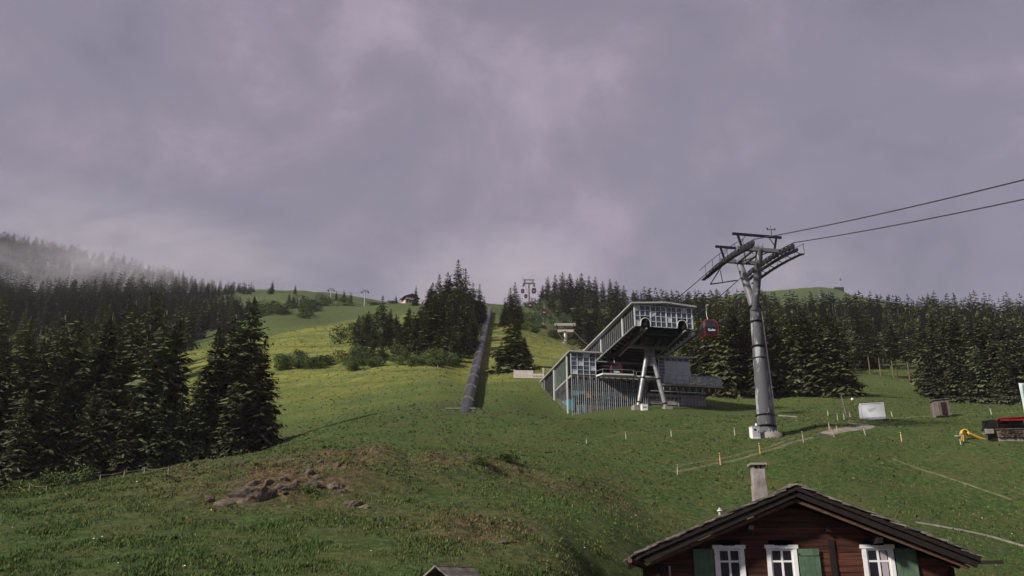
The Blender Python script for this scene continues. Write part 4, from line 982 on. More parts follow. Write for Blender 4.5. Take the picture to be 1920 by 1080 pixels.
# windows
for i, (a, b) in enumerate(WINS):
    wv = link('window', None, hs); wv.location = ((a+b)/2, -.12, 0); hwid = (b-a)/2; z0, z1 = WZ0, WZ1
    box('frame', wv, (-hwid, -hwid+.15), (-.06, .02), (z0, z1-.16), M_WFR); box('frame', wv, (hwid-.15, hwid), (-.06, .02), (z0, z1-.16), M_WFR)
    hd = MB(); hd.poly([(-hwid-.06, -.075, z1-.16), (hwid+.06, -.075, z1-.16), (hwid+.06, -.075, z1-.02), (hwid-.3, -.075, z1-.02), (hwid-.34, -.075, z1-.05), (-hwid+.34, -.075, z1-.05), (-hwid+.3, -.075, z1-.02), (-hwid-.06, -.075, z1-.02)]+[(x, .02, zq) for x, zq in ((-hwid-.06, z1-.16), (hwid+.06, z1-.16), (hwid+.06, z1-.02), (hwid-.3, z1-.02), (hwid-.34, z1-.05), (-hwid+.34, z1-.05), (-hwid+.3, z1-.02), (-hwid-.06, z1-.02))],
        [tuple(range(8)), tuple(range(15, 7, -1))]+[(k, 8+k, 8+(k+1) % 8, (k+1) % 8) for k in range(8)])
    hd.build('head_board', M_WFR, wv); box('sill', wv, (-hwid-.05, hwid+.05), (-.12, .02), (z0-.08, z0-.001), M_WFR)
    w0 = hwid-.15
    for x0, x1 in ((-w0, -w0+.06), (w0-.06, w0), (-.04, .04)): box('sash', wv, (x0, x1), (-.02, .03), (z0+.001, z1-.165), M_WFR)
    zm = z1-.62; box('sash_rail', wv, (-w0+.06, w0-.06), (-.015, .035), (zm-.035, zm+.035), M_WFR); box('sash_rail', wv, (-w0+.06, w0-.06), (-.015, .035), (z1-.23, z1-.17), M_WFR)
    for x0, x1 in ((-w0+.06, -.04), (.04, w0-.06)):
        box('pane', wv, (x0, x1), (.012, .018), (z0+.002, zm-.036), M_PANE); box('pane', wv, (x0, x1), (.012, .018), (zm+.036, z1-.231), M_PANE)
    if i == 2: box('curtain', wv, (.10, w0-.10), (-.001, .011), (z0+.01, z1-.24), M_CURT)
for i, (x0, x1) in enumerate(((-3.86, -3.09), (.10, .88), (3.70, 4.48))):
    sv = link('shutter', None, hs); sv.location = (0, -.2, 0)
    for k in range(4): box('board', sv, (x0+(x1-x0)*k/4+.004, x0+(x1-x0)*(k+1)/4-.004), (-.03, .012), (WZ0, WZ1-.17), M_SHUT)
    for zq in (WZ0+.25, WZ1-.42): box('batten', sv, (x0+.03, x1-.03), (-.055, -.031), (zq, zq+.09), M_SHUT)
    for zq in (WZ0+.3, WZ1-.38): box('hinge', sv, (x1-.03 if i == 0 else x0-.06, x1+.06 if i == 0 else x0+.03), (-.07, -.056), (zq, zq+.03), M_BLACK)
# roof
OV = 1.25
for sg, xe in ((-1, XL-.72), (1, XR+.62)):
    mb = MB(); zt, ze = ZR-.02, roofz(xe, -.02)
    mb.poly([(0, -OV, zt), (xe, -OV, ze), (xe, 5.3, ze), (0, 5.3, zt), (0, -OV, zt-.14), (xe, -OV, ze-.14), (xe, 5.3, ze-.14), (0, 5.3, zt-.14)], [(0, 1, 2, 3), (7, 6, 5, 4), (0, 4, 5, 1), (1, 5, 6, 2), (2, 6, 7, 3), (3, 7, 4, 0)])
    dk = mb.build('roof_deck', M_DKT, hs)
    bar('barge_board', hs, (sg*.02, -OV+.10, ZR-.28), (xe-sg*.12, -OV+.10, roofz(xe, -.28)), .05, .21, M_DKT)
    bar('front_rafter', hs, (sg*.02, -OV+.28, ZR-.52), (xe-sg*.35, -OV+.28, roofz(xe-sg*.35, -.52)), .10, .12, M_BARGE)
    for k in range(6): bar('rafter', hs, (sg*.1, .55+k*1.05, ZR-.26), (xe-sg*.05, .55+k*1.05, roofz(xe, -.25)), .12, .18, M_DKT)
    for f in (.33, .68): 
        x = xe*f; box('purlin', hs, (x-.1, x+.1), (-OV+.36, 5.8), (roofz(x, -.48), roofz(x, -.28)), M_DKT)
    # shingles: courses from eave to ridge; those at the verge one by one, the rest as one
    slope_len = abs(xe)*math.sqrt(1+SL*SL); ncr = 26; rest = MB(); rg = random.Random(5+sg); ang = math.atan(SL)
    smesh = cube_mesh(M_SHG)
    for cidx in range(ncr):
        f = (cidx+.5)/ncr; x = xe*(1-f*.985); nper = 27
        for k in range(nper):
            y = -OV-.04+k*.28+rg.uniform(-.02, .02); wdt = .27*rg.uniform(.85, 1.0); ln = .52*rg.uniform(.85, 1.12)
            M = Matrix.Translation((x+rg.uniform(-.03, .03), y+wdt/2, roofz(x, .05+rg.uniform(-.015, .05)))) @ Matrix.Rotation(sg*ang-sg*.09+rg.uniform(-.05, .05), 4, 'Y') @ Matrix.Rotation(rg.uniform(-.10, .10), 4, 'Z') @ Matrix.Diagonal((ln, wdt, .045, 1))
            if k < (6 if sg < 0 else 4): link('shingle', smesh, hs, M)
            else: rest.add(smesh, M)
    tag(rest.build('shingle_field', M_SHG, hs), kind='stuff')
rc = MB(); rc.box((-.22, .22), (-OV-.05, 5.3), (ZR+.03, ZR+.08)); rc.build('ridge_board', M_SHG, hs)
box('ridge_purlin', hs, (-.12, .12), (-OV+.4, 5.8), (ZR-.62, ZR-.33), M_DKT)
for x in (-1.75, 2.95): box('bracket', hs, (x-.09, x+.09), (-1.0, -.13), (roofz(x, -.86), roofz(x, -.66)), M_DKT)
bar('gutter', hs, (XL-1.12, -.9, hz(7.76)), (XL-.45, .6, hz(7.60)), .16, .14, M_BARGE); bar('gutter', hs, (XR+.15, .2, hz(7.72)), (XR+1.75, -.5, hz(7.70)), .14, .12, M_DKT)
for k in range(3): bar('gutter_hook', hs, (XR+.3+k*.3, .15-.13*k, hz(7.74)), (XR+.15+k*.3, .15-.13*k, hz(8.05)), .04, .04, M_DKT, up=(0, 1, 0))
# chimney
ch = link('chimney', None, hs); ch.location = (-.14, 4.2, 0)
st1 = MB(); st1.box((-.28, .28), (-.28, .28), (ZR-.8, ZR+.75)); st1.build('lower_stack', M_CHIM, ch); st2 = MB(); st2.box((-.255, .255), (-.255, .255), (ZR+.752, ZR+1.42)); st2.build('upper_stack', M_CHIM, ch)
for x in (-.2, 0, .2): box('cap_pier', ch, (x-.04, x+.04), (-.22, .22), (ZR+1.425, ZR+1.58), M_CONC)
box('cap_slab', ch, (-.36, .36), (-.36, .36), (ZR+1.582, ZR+1.67), M_CONC)
vp = link('vent_pipe', None, hs); vp.location = (-2.32, 2.0, roofz(-2.32)); rod('pipe', vp, (0, 0, -.1), (0, 0, .32), .07, M_STEEL, 12); rod('cowl', vp, (0, 0, .34), (0, 0, .40), .11, M_WHITE, 12); rod('cowl_cap', vp, (0, 0, .41), (0, 0, .50), .08, M_FROST, 12, .02); rod('flashing', vp, (0, 0, -.05), (0, 0, .10), .14, M_CHR, 12, .08)

# ------------------------------------------------------------------ little hut at the lower edge
P = Vector((0, 23.5, 0)); q = px(822, 1062, 23.2)
hut = thing('garden_hut', 'little gable-roofed wooden hut peeping over the lower edge of the meadow', 'hut', (q.x, q.y, q.z-1.95), R(-42))
for sg in (-1, 1):
    for k in range(5):
        x = sg*(.10+k*.20); rt = Matrix.Rotation(sg*R(31), 4, 'Y')
        box('roof_board', hut, (x-.115, x+.115), (-.12, 1.15), (1.90-.115*k-.02, 1.90-.115*k+.02), M_SHG, rt)
for k in range(6): box('wall_board', hut, (-.72+k*.24+.005, -.48+k*.24-.005), (0, .03), (-.4, 1.72-.52*abs(-.6+k*.24)), M_DKT)
for x in (-.72, .70): box('side_wall', hut, (x, x+.03), (.03, 1.0), (-.4, 1.35), M_DKT)
box('rear_wall', hut, (-.69, .70), (1.0, 1.03), (-.4, 1.35), M_DKT); box('ridge_cap', hut, (-.06, .06), (-.13, 1.16), (1.93, 1.965), M_SHG)
# ------------------------------------------------------------------ paths
M_PATH = mat('trodden_earth', (.25, .225, .205), rough=1, col2=(.12, .105, .085), scale=.9, bump=.5, bscale=7, coord='World', detail=7)
M_TRAIL = mat('worn_grass', (.135, .118, .066), rough=1, col2=(.060, .078, .028), scale=1.6, bump=.4, bscale=9, coord='World', detail=7, lo=.42, hi=.58)
PATHPTS = []
def path(pix, width, label, m=None, wob=.3, lift=.05):
    pts = [groundhit(u, v) for u, v in pix]; dense = []
    for p, q in zip(pts[:-1], pts[1:]):
        n = max(2, int((q-p).length/.35)); dense += [p.lerp(q, i/n) for i in range(n)]
    dense.append(pts[-1]); sm = []
    for i in range(len(dense)):
        k = dense[max(0, i-6):i+7]; sm.append(sum(k, Vector())/len(k))
    PATHPTS.extend((p.x, p.y, .5*max(width)+.12) for p in sm[::2])
    V = []; F = []
    for i, p in enumerate(sm):
        d = (sm[min(i+1, len(sm)-1)]-sm[max(i-1, 0)]); d.z = 0
        if d.length < 1e-6: d = Vector((1, 0, 0))
        d.normalize(); nn = Vector((d.y, -d.x, 0)); ww = width[0]+(width[1]-width[0])*i/len(sm)
        l = ww*(.5+wob*mnoise.noise(Vector((i*.13, 3, 1)))); r_ = ww*(.5+wob*mnoise.noise(Vector((i*.13, 9, 5))))
        for f in (-1, -.5, 0, .5, 1):
            qx = p+nn*(f*(l if f < 0 else r_)); V.append([qx.x, qx.y, 0])
    V = np.array(V); V[:, 2] = ground(V[:, 0], V[:, 1])+lift
    e = np.arange(len(V)) % 5; V[(e == 0) | (e == 4), 2] -= lift*1.4
    for i in range(len(sm)-1):
        for k in range(4): F.append((i*5+k, i*5+k+1, (i+1)*5+k+1, (i+1)*5+k))
    return tag(link('path', mesh_np('path', V, F, m or M_PATH, True)), label, kind='structure')
path([(1530, 818), (1556, 813), (1590, 806), (1618, 803), (1637, 799), (1628, 796), (1600, 796), (1572, 795)], (1.7, 1.3), 'bare earth footpath bend above the fence posts')
path([(1455, 779), (1480, 781), (1508, 784)], (.8, .7), 'short grey stretch of path right of the forked tower')
path([(1242, 890), (1300, 881), (1352, 868), (1426, 850), (1480, 832), (1535, 818)], (.40, .55), 'narrow worn trail following the fence posts', M_TRAIL, .6)
path([(1252, 880), (1350, 862), (1430, 842), (1500, 820)], (.22, .28), 'second narrow worn line above the fence trail', M_TRAIL, .6)
path([(1680, 976), (1740, 984), (1800, 993), (1860, 1006), (1930, 1024), (2010, 1050)], (.26, .40), 'pale footpath crossing the meadow behind the farmhouse')
path([(1655, 852), (1700, 872), (1760, 890), (1830, 915), (1925, 948)], (.22, .3), 'faint worn track across the right-hand meadow', M_TRAIL, .8)
path([(1560, 792), (1640, 786), (1700, 783), (1800, 779), (1925, 773)], (.25, .25), 'faint level track past the container and the shed', M_TRAIL, .7)

# ------------------------------------------------------------------ rocks
M_ROCK = mat('lichen_rock', (.140, .108, .088), rough=.95, col2=(.036, .027, .022), scale=1.6, bump=.7, bscale=5, detail=8, rnd=.15)
def rock_mesh(seed, sub=4):
    bm = bmesh.new(); bmesh.ops.create_icosphere(bm, subdivisions=sub, radius=1); rg = random.Random(seed); o = Vector((rg.uniform(0, 50), rg.uniform(0, 50), 0))
    cuts = [(Vector((rg.gauss(0, 1), rg.gauss(0, 1), rg.gauss(.3, .8))).normalized(), rg.uniform(.55, .85)) for _ in range(9)]
    for v in bm.verts:
        for nrm, d in cuts:
            e = v.co.dot(nrm)-d
            if e > 0: v.co -= nrm*e*.9
        v.co *= 1+.22*mnoise.noise(v.co*1.6+o)+.13*mnoise.noise(v.co*3.8+o)+.07*mnoise.noise(v.co*9+o)+.05*abs(mnoise.noise(v.co*16+o))
    me = bpy.data.meshes.new('rock'); bm.to_mesh(me); bm.free(); me.materials.append(M_ROCK); return me
RK = [rock_mesh(i) for i in range(5)]
def rock(u, v, sx, sy, sz, label, k, Y0=25, rz=0, tilt=0):
    P = groundhit(u, v, Y0); o = link('rock', RK[k % 5]); o.location = P+Vector((0, sy*.35, -sz*.2)); o.scale = (sx, sy, sz); o.rotation_euler = (tilt, .1, rz)
    return tag(o, label, 'rock')
rock(470, 940, 1.35, .9, .95, 'broad lichen-covered rock face, largest in the heath on the mound', 0, tilt=-.3)
rock(428, 948, .75, .5, .45, 'low rock at the left foot of the mound outcrop', 1)
rock(530, 918, .8, .55, .40, 'flat dark ledge rock right above the largest rock of the mound', 2, rz=.4)
rock(588, 912, .7, .45, .30, 'overhanging dark rock in the middle of the mound outcrop', 3)
rock(625, 917, .6, .4, .34, 'smooth grey boulder on the right of the mound outcrop', 4, tilt=.3)
rock(656, 945, .35, .3, .25, 'small pale boulder below the grey one on the mound', 1)
rock(640, 925, .4, .3, .25, 'small grey rock touching the smooth boulder', 2)
rock(968, 884, .4, .3, .26, 'small grey stone under the dark juniper tuft', 3)
rock(757, 990, .22, .2, .12, 'little white stone lying alone in the foreground grass', 4)
rock(945, 1020, .3, .3, .15, 'small brownish stone in the foreground heather', 0)
rock(340, 895, .5, .35, .2, 'half-buried brown rock at the left end of the heath', 1)
rock(915, 880, .35, .3, .22, 'dark rock among the heath behind the foreground meadow', 2)
rk = random.Random(8)
for i in range(26):
    u = rk.gauss(545, 85); v = rk.uniform(868, 955); s = rk.uniform(.18, .42)
    o = rock(u, v, s*rk.uniform(.8, 1.5), s, s*rk.uniform(.5, .9), 'small broken rock in the brown heath on the mound', i, 30, rk.uniform(0, 3), rk.uniform(-.4, .4)); o['group'] = 'small broken rocks in the heath'
for u, v, s, lb in ((948, 868, .9, 'dark juniper tuft on the crest of the heath'), (898, 872, .8, 'dark dwarf bush left of the juniper on the heath crest'), (575, 925, .6, 'green leafy clump growing between the mound rocks')):
    shrub(groundhit(u, v, 25)-Vector((0, 0, .1)), s, s*.7, lb, None)

# ------------------------------------------------------------------ fence posts
M_POST = mat('bleached_post', (.34, .31, .25), rough=.85, var=.3, scale=4); M_POSTY = mat('pale_green_post', (.32, .38, .29), rough=.8, var=.2, scale=4); M_POSTO = mat('orange_tipped_post', (.55, .36, .16), rough=.8, var=.2, scale=4)
def post(u, v, hpx, label, group=None, m=None, Y0=40, lean=0.0, r=.055):
    P = groundhit(u, v, Y0); c = proj(P)[2]; h = hpx*c/FPX/.95
    t = thing('fence_post', label, 'fence post', P, 0, group); d = Vector((lean*h, 0, h))
    rod('stake', t, (0, 0, -.3), d, r*c/80, m or M_POST, 8); rod('insulator', t, d*.86-Vector((0, 0, .03)), d*.86+Vector((0, 0, .03)), r*1.25*c/80, M_DARK, 8)
    return P+d*.86
trail = [post(1270, 892, 20, 'lowest fence post along the worn trail', None, M_POST, lean=.08), post(1351, 873, 21, 'second fence post up the worn trail', None, M_POSTO, lean=0), post(1426, 852, 20, 'third fence post up the worn trail, above the chimney', None, M_POSTO, lean=-.05), post(1507, 831, 20, 'topmost fence post of the worn trail, before the earth path', None, M_POST, lean=-.03)]
row2 = [post(1100, 832, 9, 'leftmost pale post in the row below the station', None, M_POSTY), post(1174, 824, 13, 'second pale post in the row below the station', None, M_POSTY), post(1259, 820, 13, 'third pale post in the row below the station', None, M_POSTY), post(1378, 817, 14, 'pale post just left of the control cabinet', None, M_POSTY)]
for u, v, h, lb, m, ln in ((1556, 808, 15, 'post at the near edge of the earth path bend', M_POST, -.05), (1566, 820, 18, 'leaning post standing in the earth path', M_POST, -.35), (1571, 810, 12, 'short post tilted against the leaning one on the path', M_POST, -.1), (1624, 818, 17, 'leaning post right of the earth path bend', M_POST, -.2), (1691, 829, 17, 'orange-tinted post alone below the white container', M_POSTO, 0),
                         (1674, 782, 11, 'post right of the white container', M_POSTY, -.15), (1860, 778, 12, 'pale post between shed and banner flag', M_POSTY, -.12), (1553, 780, 10, 'short post left of the lamp pole', M_POSTY, 0), (1583, 788, 13, 'whitish post at the foot of the lamp pole', M_POSTY, .05), (1594, 782, 9, 'short post between lamp pole and container', M_POST, 0), (1571, 788, 12, 'greyish post left of the whitish one near the lamp pole', M_POST, 0)):
    post(u, v, h, lb, None, m, lean=ln)
left = [post(u, v, h, lb, None, M_POST, 30, r=.045) for u, v, h, lb in ((54, 922, 14, 'leftmost fence post before the shady undergrowth'), (86, 922, 12, 'second fence post from the left before the undergrowth'), (171, 898, 9, 'short fence post beside a taller one below the dark stand'), (187, 902, 12, 'fence post in the middle of the row below the dark stand'), (232, 895, 12, 'fourth-to-last fence post on the mound crest'), (270, 890, 12, 'next-to-last fence post at the left of the heath'), (315, 888, 12, 'last fence post before the brown heath'))]
for u, v, lb in ((650, 697, 'first tiny white marker post on the sunny meadow'), (680, 698, 'second tiny white marker post on the sunny meadow'), (821, 689, 'tiny white marker post below the knoll shrubs'), (873, 690, 'tiny white marker post beside the pipe'), (1032, 675, 'tiny yellowish marker post above the white banner')):
    post(u, v, 5, lb, None, M_POST, 100, r=.03)
M_WIRE = mat('fence_wire', (.22, .20, .15), rough=.7)
def wire(pts, label):
    o = []
    for p, q in zip(pts[:-1], pts[1:]): o += sag(p, q, .08, 5) if not o else sag(p, q, .08, 5)[1:]
    tag(link('fence_wire', tube_mesh('fence_wire', o, .008, M_WIRE, 5)), label, 'wire')
wire(trail, 'fence wire strung along the worn trail posts'); wire(row2, 'fence wire strung along the pale posts below the station'); wire(left, 'fence wire along the posts below the dark stand')

# ------------------------------------------------------------------ small buildings and equipment on the right
M_CONT = mat('white_container_steel', (.55, .57, .62), rough=.5, var=.12, scale=1.5, metal=.1); M_OLDW = mat('silvered_planks', (.20, .165, .155), rough=.95, col2=(.075, .06, .058), scale=2.5, stretch=(3, 3, .5), rnd=.3)
P = groundhit(1637, 787, 60)
ct = thing('storage_container', 'white steel storage container standing on the slope', 'container', P, R(-17))
box('body', ct, (-1.2, 1.2), (-.75, .75), (.12, 1.62), M_CONT); box('roof_frame', ct, (-1.26, 1.26), (-.81, .81), (1.621, 1.70), M_CONT); box('base_frame', ct, (-1.26, 1.26), (-.81, .81), (-.15, .119), M_STEEL)
for x in (-1.2, 1.2):
    for y in (-.75, .75): box('corner_post', ct, (x-.06, x+.06), (y-.06, y+.06), (.12, 1.62), M_CONT)
for k in range(13): box('side_rib', ct, (-1.02+k*.17-.03, -1.02+k*.17+.03), (-.765, -.752), (.2, 1.55), M_CONT)
for k in range(2): box('end_door', ct, (-1.235, -1.203), (-.7+k*.71, -.02+k*.71), (.16, 1.58), M_FROST)
for k, wds in enumerate(((.16, .1, .13, .16, .1), (.1, .16, .12, .1))):
    x = -.42
    for wd in wds: box('lettering', ct, (x, x+wd-.03), (-.772, -.767), (.98-.2*k, 1.08-.2*k), M_GREYP); x += wd+.03
P = groundhit(1766, 783, 60)
sh = thing('plank_shed', 'small weathered grey plank shed with a slanting top', 'shed', P, R(-6))
for k in range(8):
    x = -.80+k*.2; box('plank', sh, (x+.006, x+.194), (-.62, -.59), (.04+.02*(k % 3), 1.72+.02*k), M_OLDW); box('plank', sh, (x+.006, x+.194), (.59, .62), (-.2, 1.72+.02*k), M_OLDW)
for k in range(6):
    y = -.585+k*.195; box('plank', sh, (-.80, -.77), (y+.005, y+.19), (-.1, 1.72), M_OLDW); box('plank', sh, (.77, .80), (y+.005, y+.19), (-.1, 1.86), M_OLDW)
for k in range(5): box('roof_board', sh, (-.95, .95), (-.75+k*.3+.005, -.45+k*.3-.005), (1.86, 1.91), M_OLDW, Matrix.Rotation(-R(5), 4, 'Y'))
box('plinth', sh, (-.76, .76), (-.58, .58), (-.6, .0), M_DKT); box('door', sh, (-.1, .5), (-.645, -.622), (.1, 1.55), M_DKT)
# wooden pole with arm, and globe lamp
t = thing('wooden_pole', 'leaning wooden pole with a short cross arm left of the container', 'pole', groundhit(1589, 784, 60), 0)
rod('shaft', t, (0, 0, -.4), (-.38, 0, 2.55), .09, M_OLDW, 8); bar('arm', t, (-.4, 0, 2.42), (.45, .2, 2.30), .06, .06, M_OLDW)
t = thing('globe_lamp', 'slim lamp post with a round white globe above the container', 'lamp', groundhit(1611, 776, 60)+Vector((0, 1.5, .2)), 0)
rod('post', t, (0, 0, -.6), (0, 0, 1.75), .03, M_DARK, 8); bm = bmesh.new(); bmesh.ops.create_uvsphere(bm, u_segments=14, v_segments=8, radius=.17); me = bpy.data.meshes.new('globe'); bm.to_mesh(me); bm.free(); me.materials.append(M_WHITE); link('globe', me, t, Matrix.Translation((0, 0, 1.88))); rod('collar', t, (0, 0, 1.68), (0, 0, 1.76), .07, M_DARK, 8)
# lectern board
t = thing('lectern_sign', 'pale information lectern with a flat tilted board near the slide', 'sign', groundhit(1802, 835, 50), 0)
rod('post', t, (0, 0, -.3), (0, 0, .72), .05, M_POSTY, 8); box('board', t, (-.32, .32), (-.22, .22), (.74, .79), M_FROST, Matrix.Rotation(R(14), 4, 'X')); box('bracket', t, (-.1, .1), (-.08, .08), (.66, .725), M_STEEL)
# yellow slide
M_YEL = mat('yellow_plastic', (.62, .34, .03), rough=.4, spec=.5, var=.1, scale=3)
P = groundhit(1810, 827, 50)
sd_ = thing('playground_slide', 'yellow plastic slide with a rounded hood', 'slide', P, R(-8))
for y in (-.22, .22):
    arch = [(.30*math.cos(tq)+.05, y, .62+.36*math.sin(tq)) for tq in np.linspace(-.4, math.pi+.2, 14)]
    link('hood_side', tube_mesh('hood', arch, .07, M_YEL, 8, up=(0, 1, 0)), sd_)
    bar('support_leg', sd_, (-.22, y, -.3), (-.2, y, .62), .07, .07, M_YEL, up=(0, 1, 0))
hd = MB()
for k in range(10):
    t0 = math.pi*(.1+.8*k/10); t1 = math.pi*(.1+.8*(k+1)/10); hd.poly([(.32*math.cos(t0)+.05, -.2, .62+.38*math.sin(t0)), (.32*math.cos(t1)+.05, -.2, .62+.38*math.sin(t1)), (.32*math.cos(t1)+.05, .2, .62+.38*math.sin(t1)), (.32*math.cos(t0)+.05, .2, .62+.38*math.sin(t0))], [(0, 1, 2, 3)])
hd.build('hood', M_YEL, sd_)
cp = [(.2, .62), (.6, .46), (1.0, .22), (1.5, .0), (2.0, -.12)]; mb = MB()
for (x0, z0), (x1, z1) in zip(cp[:-1], cp[1:]): mb.bar((x0, 0, z0), (x1, 0, z1), .42, .03)
mb.build('chute', M_YEL, sd_)
for y in (-.22, .22):
    link('chute_rim', tube_mesh('rim', [(x, y, z+.10) for x, z in cp], .055, M_YEL, 8), sd_)
# stone-based play hut with red canopy
P = groundhit(1898, 827, 50)+Vector((0, 0, .3))
ph = thing('play_hut', 'dark timber play hut with red canopy on a rubble stone base', 'play hut', P, R(-4))
rg = random.Random(3)
for rowk in range(4):
    x = -1.15+rg.uniform(0, .1)
    while x < 1.7:
        wd = rg.uniform(.16, .32); sx = RK[rg.randrange(5)]
        o = link('stone', sx, ph, Matrix.Translation((x+wd/2, rg.uniform(-.04, .04), .06+rowk*.16)) @ Matrix.Rotation(rg.uniform(0, 6), 4, 'Z') @ Matrix.Diagonal((wd*.55, .2, .095, 1))); x += wd
box('wall_core', ph, (-1.1, 1.7), (.05, .9), (-.6, .62), M_STONEW)
box('bench_beam', ph, (-1.2, 1.9), (-.1, .1), (.72, .78), M_OLDW)
for k in range(4): bar('roof_board', ph, (-2.2+.02*k, .2, .95+.17*k), (-1.0, .2, 1.05+.17*k), .3, .15, M_DKT)
bar('gable_board', ph, (-2.35, .1, .60), (-2.0, .1, 1.45), .2, .12, M_BLACK); box('end_block', ph, (-2.15, -1.5), (-.2, .5), (.35, .75), M_STONEW); box('end_wall', ph, (-1.6, -1.15), (.1, .9), (-.3, 1.5), M_DKT)
for x in (-1.0, .1, 1.2): box('post', ph, (x-.05, x+.05), (-.05, .05), (.80, 1.5), M_DKT)
box('back_wall', ph, (-1.1, 1.7), (.8, .9), (.63, 1.5), M_DKT)
for k in range(3): box('rail', ph, (-.95, 1.15), (-.02, .02), (.9+k*.2, .96+k*.2), M_DKT)
box('canopy', ph, (-.92, 1.5), (-.4, .9), (1.53, 1.60), M_RED, Matrix.Rotation(R(-12), 4, 'X') @ Matrix.Rotation(R(-3), 4, 'Y')); box('canopy_edge', ph, (-.9, 1.4), (-.46, -.42), (1.40, 1.56), M_RED)
for u, v, s, lb in ((1851, 826, .22, 'pale stone at the left corner of the play hut'), (1865, 826, .2, 'pale stone between slide end and play hut')): rock(u, v, s, s, s*.7, lb, 2, 50)
# banner flag
M_BLUEF = mat('pale_blue_cloth', (.45, .58, .62), rough=.8, var=.15, scale=2); M_ORF = mat('orange_cloth', (.62, .28, .10), rough=.8, var=.2, scale=2)
P = groundhit(1934, 815, 50)
fl = thing('banner_flag', 'tall narrow banner flag, pale blue and orange, at the right edge', 'flag', P, R(-5))
V = []; F = []; n = 22
for k in range(n+1):
    z = .9+3.9*k/n; wob = .05*math.sin(k*.5); wl = -.16-.05*math.sin(k/n*3); wr = .55-.25*max(0, (k/n-.85)/.15)
    for x in (wl, .20, .36, wr): V.append((x, wob*(x+.2)*2, z))
F1 = [(k*4, k*4+1, (k+1)*4+1, (k+1)*4) for k in range(n)]; F2 = [(k*4+1+j, k*4+2+j, (k+1)*4+2+j, (k+1)*4+1+j) for k in range(n) for j in (0, 1)]
def cloth(name, F, m):
    o = link(name, mesh_py(name, V, F, m, True), fl); md = o.modifiers.new('thick', 'SOLIDIFY'); md.thickness = .01; return o
cloth('hem_cloth', F1, M_BLUEF); cloth('field_cloth', F2, M_ORF); rod('pole', fl, (-.18, .03, -.3), (-.18, .03, 4.85), .035, M_WHITE, 8); rod('base', fl, (-.18, .03, -.3), (-.18, .03, .1), .2, M_DARK, 12)
# white banner on the slope
M_BAN = mat('dusty_white_banner', (.58, .52, .48), rough=.8, col2=(.38, .33, .30), scale=3, stretch=(4, 1, 1))
P = groundhit(992, 709, 110)
bn = thing('banner_wall', 'low white advertising board on the slope beneath the olive spruce', 'banner', P, R(3))
box('long_panel', bn, (-2.55, 1.1-.45), (-.05, .05), (.0, 1.25), M_BAN); box('low_panel', bn, (.66, 2.5), (-.05, .05), (-.1, .75), M_BAN)
for k in range(7): box('post', bn, (-2.5+k*.82, -2.42+k*.82), (.06, .14), (-.6, 1.2 if k < 4 else .7), M_OLDW)
for z in (.02, .62, 1.2): box('rail', bn, (-2.55, .65), (-.075, -.052), (z, z+.06), M_WHITE)
for k in range(5): box('lettering', bn, (.8+k*.3, 1.0+k*.3), (-.056, -.051), (.2, .42), M_GREYP)
rod('marker_pole', bn, (2.35, 0, -.3), (2.35, 0, 1.75), .05, M_WHITE, 6); 
for z in (1.0, 1.35, 1.65): box('marker_rung', bn, (2.15, 2.55), (-.04, .04), (z, z+.06), M_WHITE)
# chalet on the knoll
M_TANW = mat('warm_timber', (.17, .08, .05), rough=.8, var=.4, scale=1); M_CREAM = mat('cream_render', (.50, .40, .32), rough=.9, var=.1, scale=1)
P = px(767, 571, 372)
g = gz(P.x, P.y)
chl = thing('mountain_chalet', 'distant chalet with brown gable roof and balcony peeping above the knoll trees', 'house', (P.x, P.y, P.z), R(28)); chl.scale = (.72, .72, .72)
box('ground_floor', chl, (-3.8, 3.8), (-3.5, 3.5), (-3, 1.6), M_CREAM); box('upper_floor', chl, (-3.8, 3.8), (-3.5, 3.5), (1.61, 3.6), M_TANW)
gb = MB(); gb.poly([(-3.8, -3.5, 3.61), (3.8, -3.5, 3.61), (0, -3.5, 5.4), (-3.8, 3.5, 3.61), (3.8, 3.5, 3.61), (0, 3.5, 5.4)], [(0, 1, 2), (5, 4, 3), (0, 3, 4, 1), (1, 4, 5, 2), (2, 5, 3, 0)]); gb.build('gable', M_TANW, chl)
for sg in (-1, 1):
    rfm = MB(); rfm.poly([(0, -5, 5.75), (sg*5.2, -5, 3.3), (sg*5.2, 4.5, 3.3), (0, 4.5, 5.75), (0, -5, 5.5), (sg*5.2, -5, 3.05), (sg*5.2, 4.5, 3.05), (0, 4.5, 5.5)], [(0, 1, 2, 3), (7, 6, 5, 4), (0, 4, 5, 1), (1, 5, 6, 2), (2, 6, 7, 3), (3, 7, 4, 0)]); rfm.build('roof', M_DKT, chl)
box('balcony', chl, (-4, 4), (-4.6, -3.51), (1.5, 1.7), M_DKT); box('balcony_rail', chl, (-4, 4), (-4.65, -4.55), (1.71, 2.5), M_WHITE)
for k in range(4): box('window', chl, (-3+k*1.7, -2+k*1.7), (-3.56, -3.502), (2.5, 3.4), M_WHITE); box('window', chl, (-3+k*1.7, -2+k*1.7), (-3.56, -3.502), (.1, 1.2), M_GLASS)
# summit hut, mast and pylon on the far knob
P = onground(1572, 850); sm_ = thing('summit_hut', 'tiny flat hut on the far rounded summit', 'hut', P, 0); box('wall', sm_, (-4.5, 4.5), (-3, 3), (-3, 1.4), M_DKT); box('roof', sm_, (-5, 5), (-3.5, 3.5), (1.41, 1.8), M_GUSSET)
P = onground(1577, 848); ms = thing('summit_mast', 'thin radio mast on the far rounded summit', 'mast', P, 0); rod('pole', ms, (0, 0, -2), (0, 0, 13), .35, M_STEEL, 6); box('antenna', ms, (-.3, 1.8), (-.3, .3), (11, 13.2), M_GUSSET)
t_pylon(1538, 553, 640, 'pale T-shaped pylon above the far right trees', 3.0)
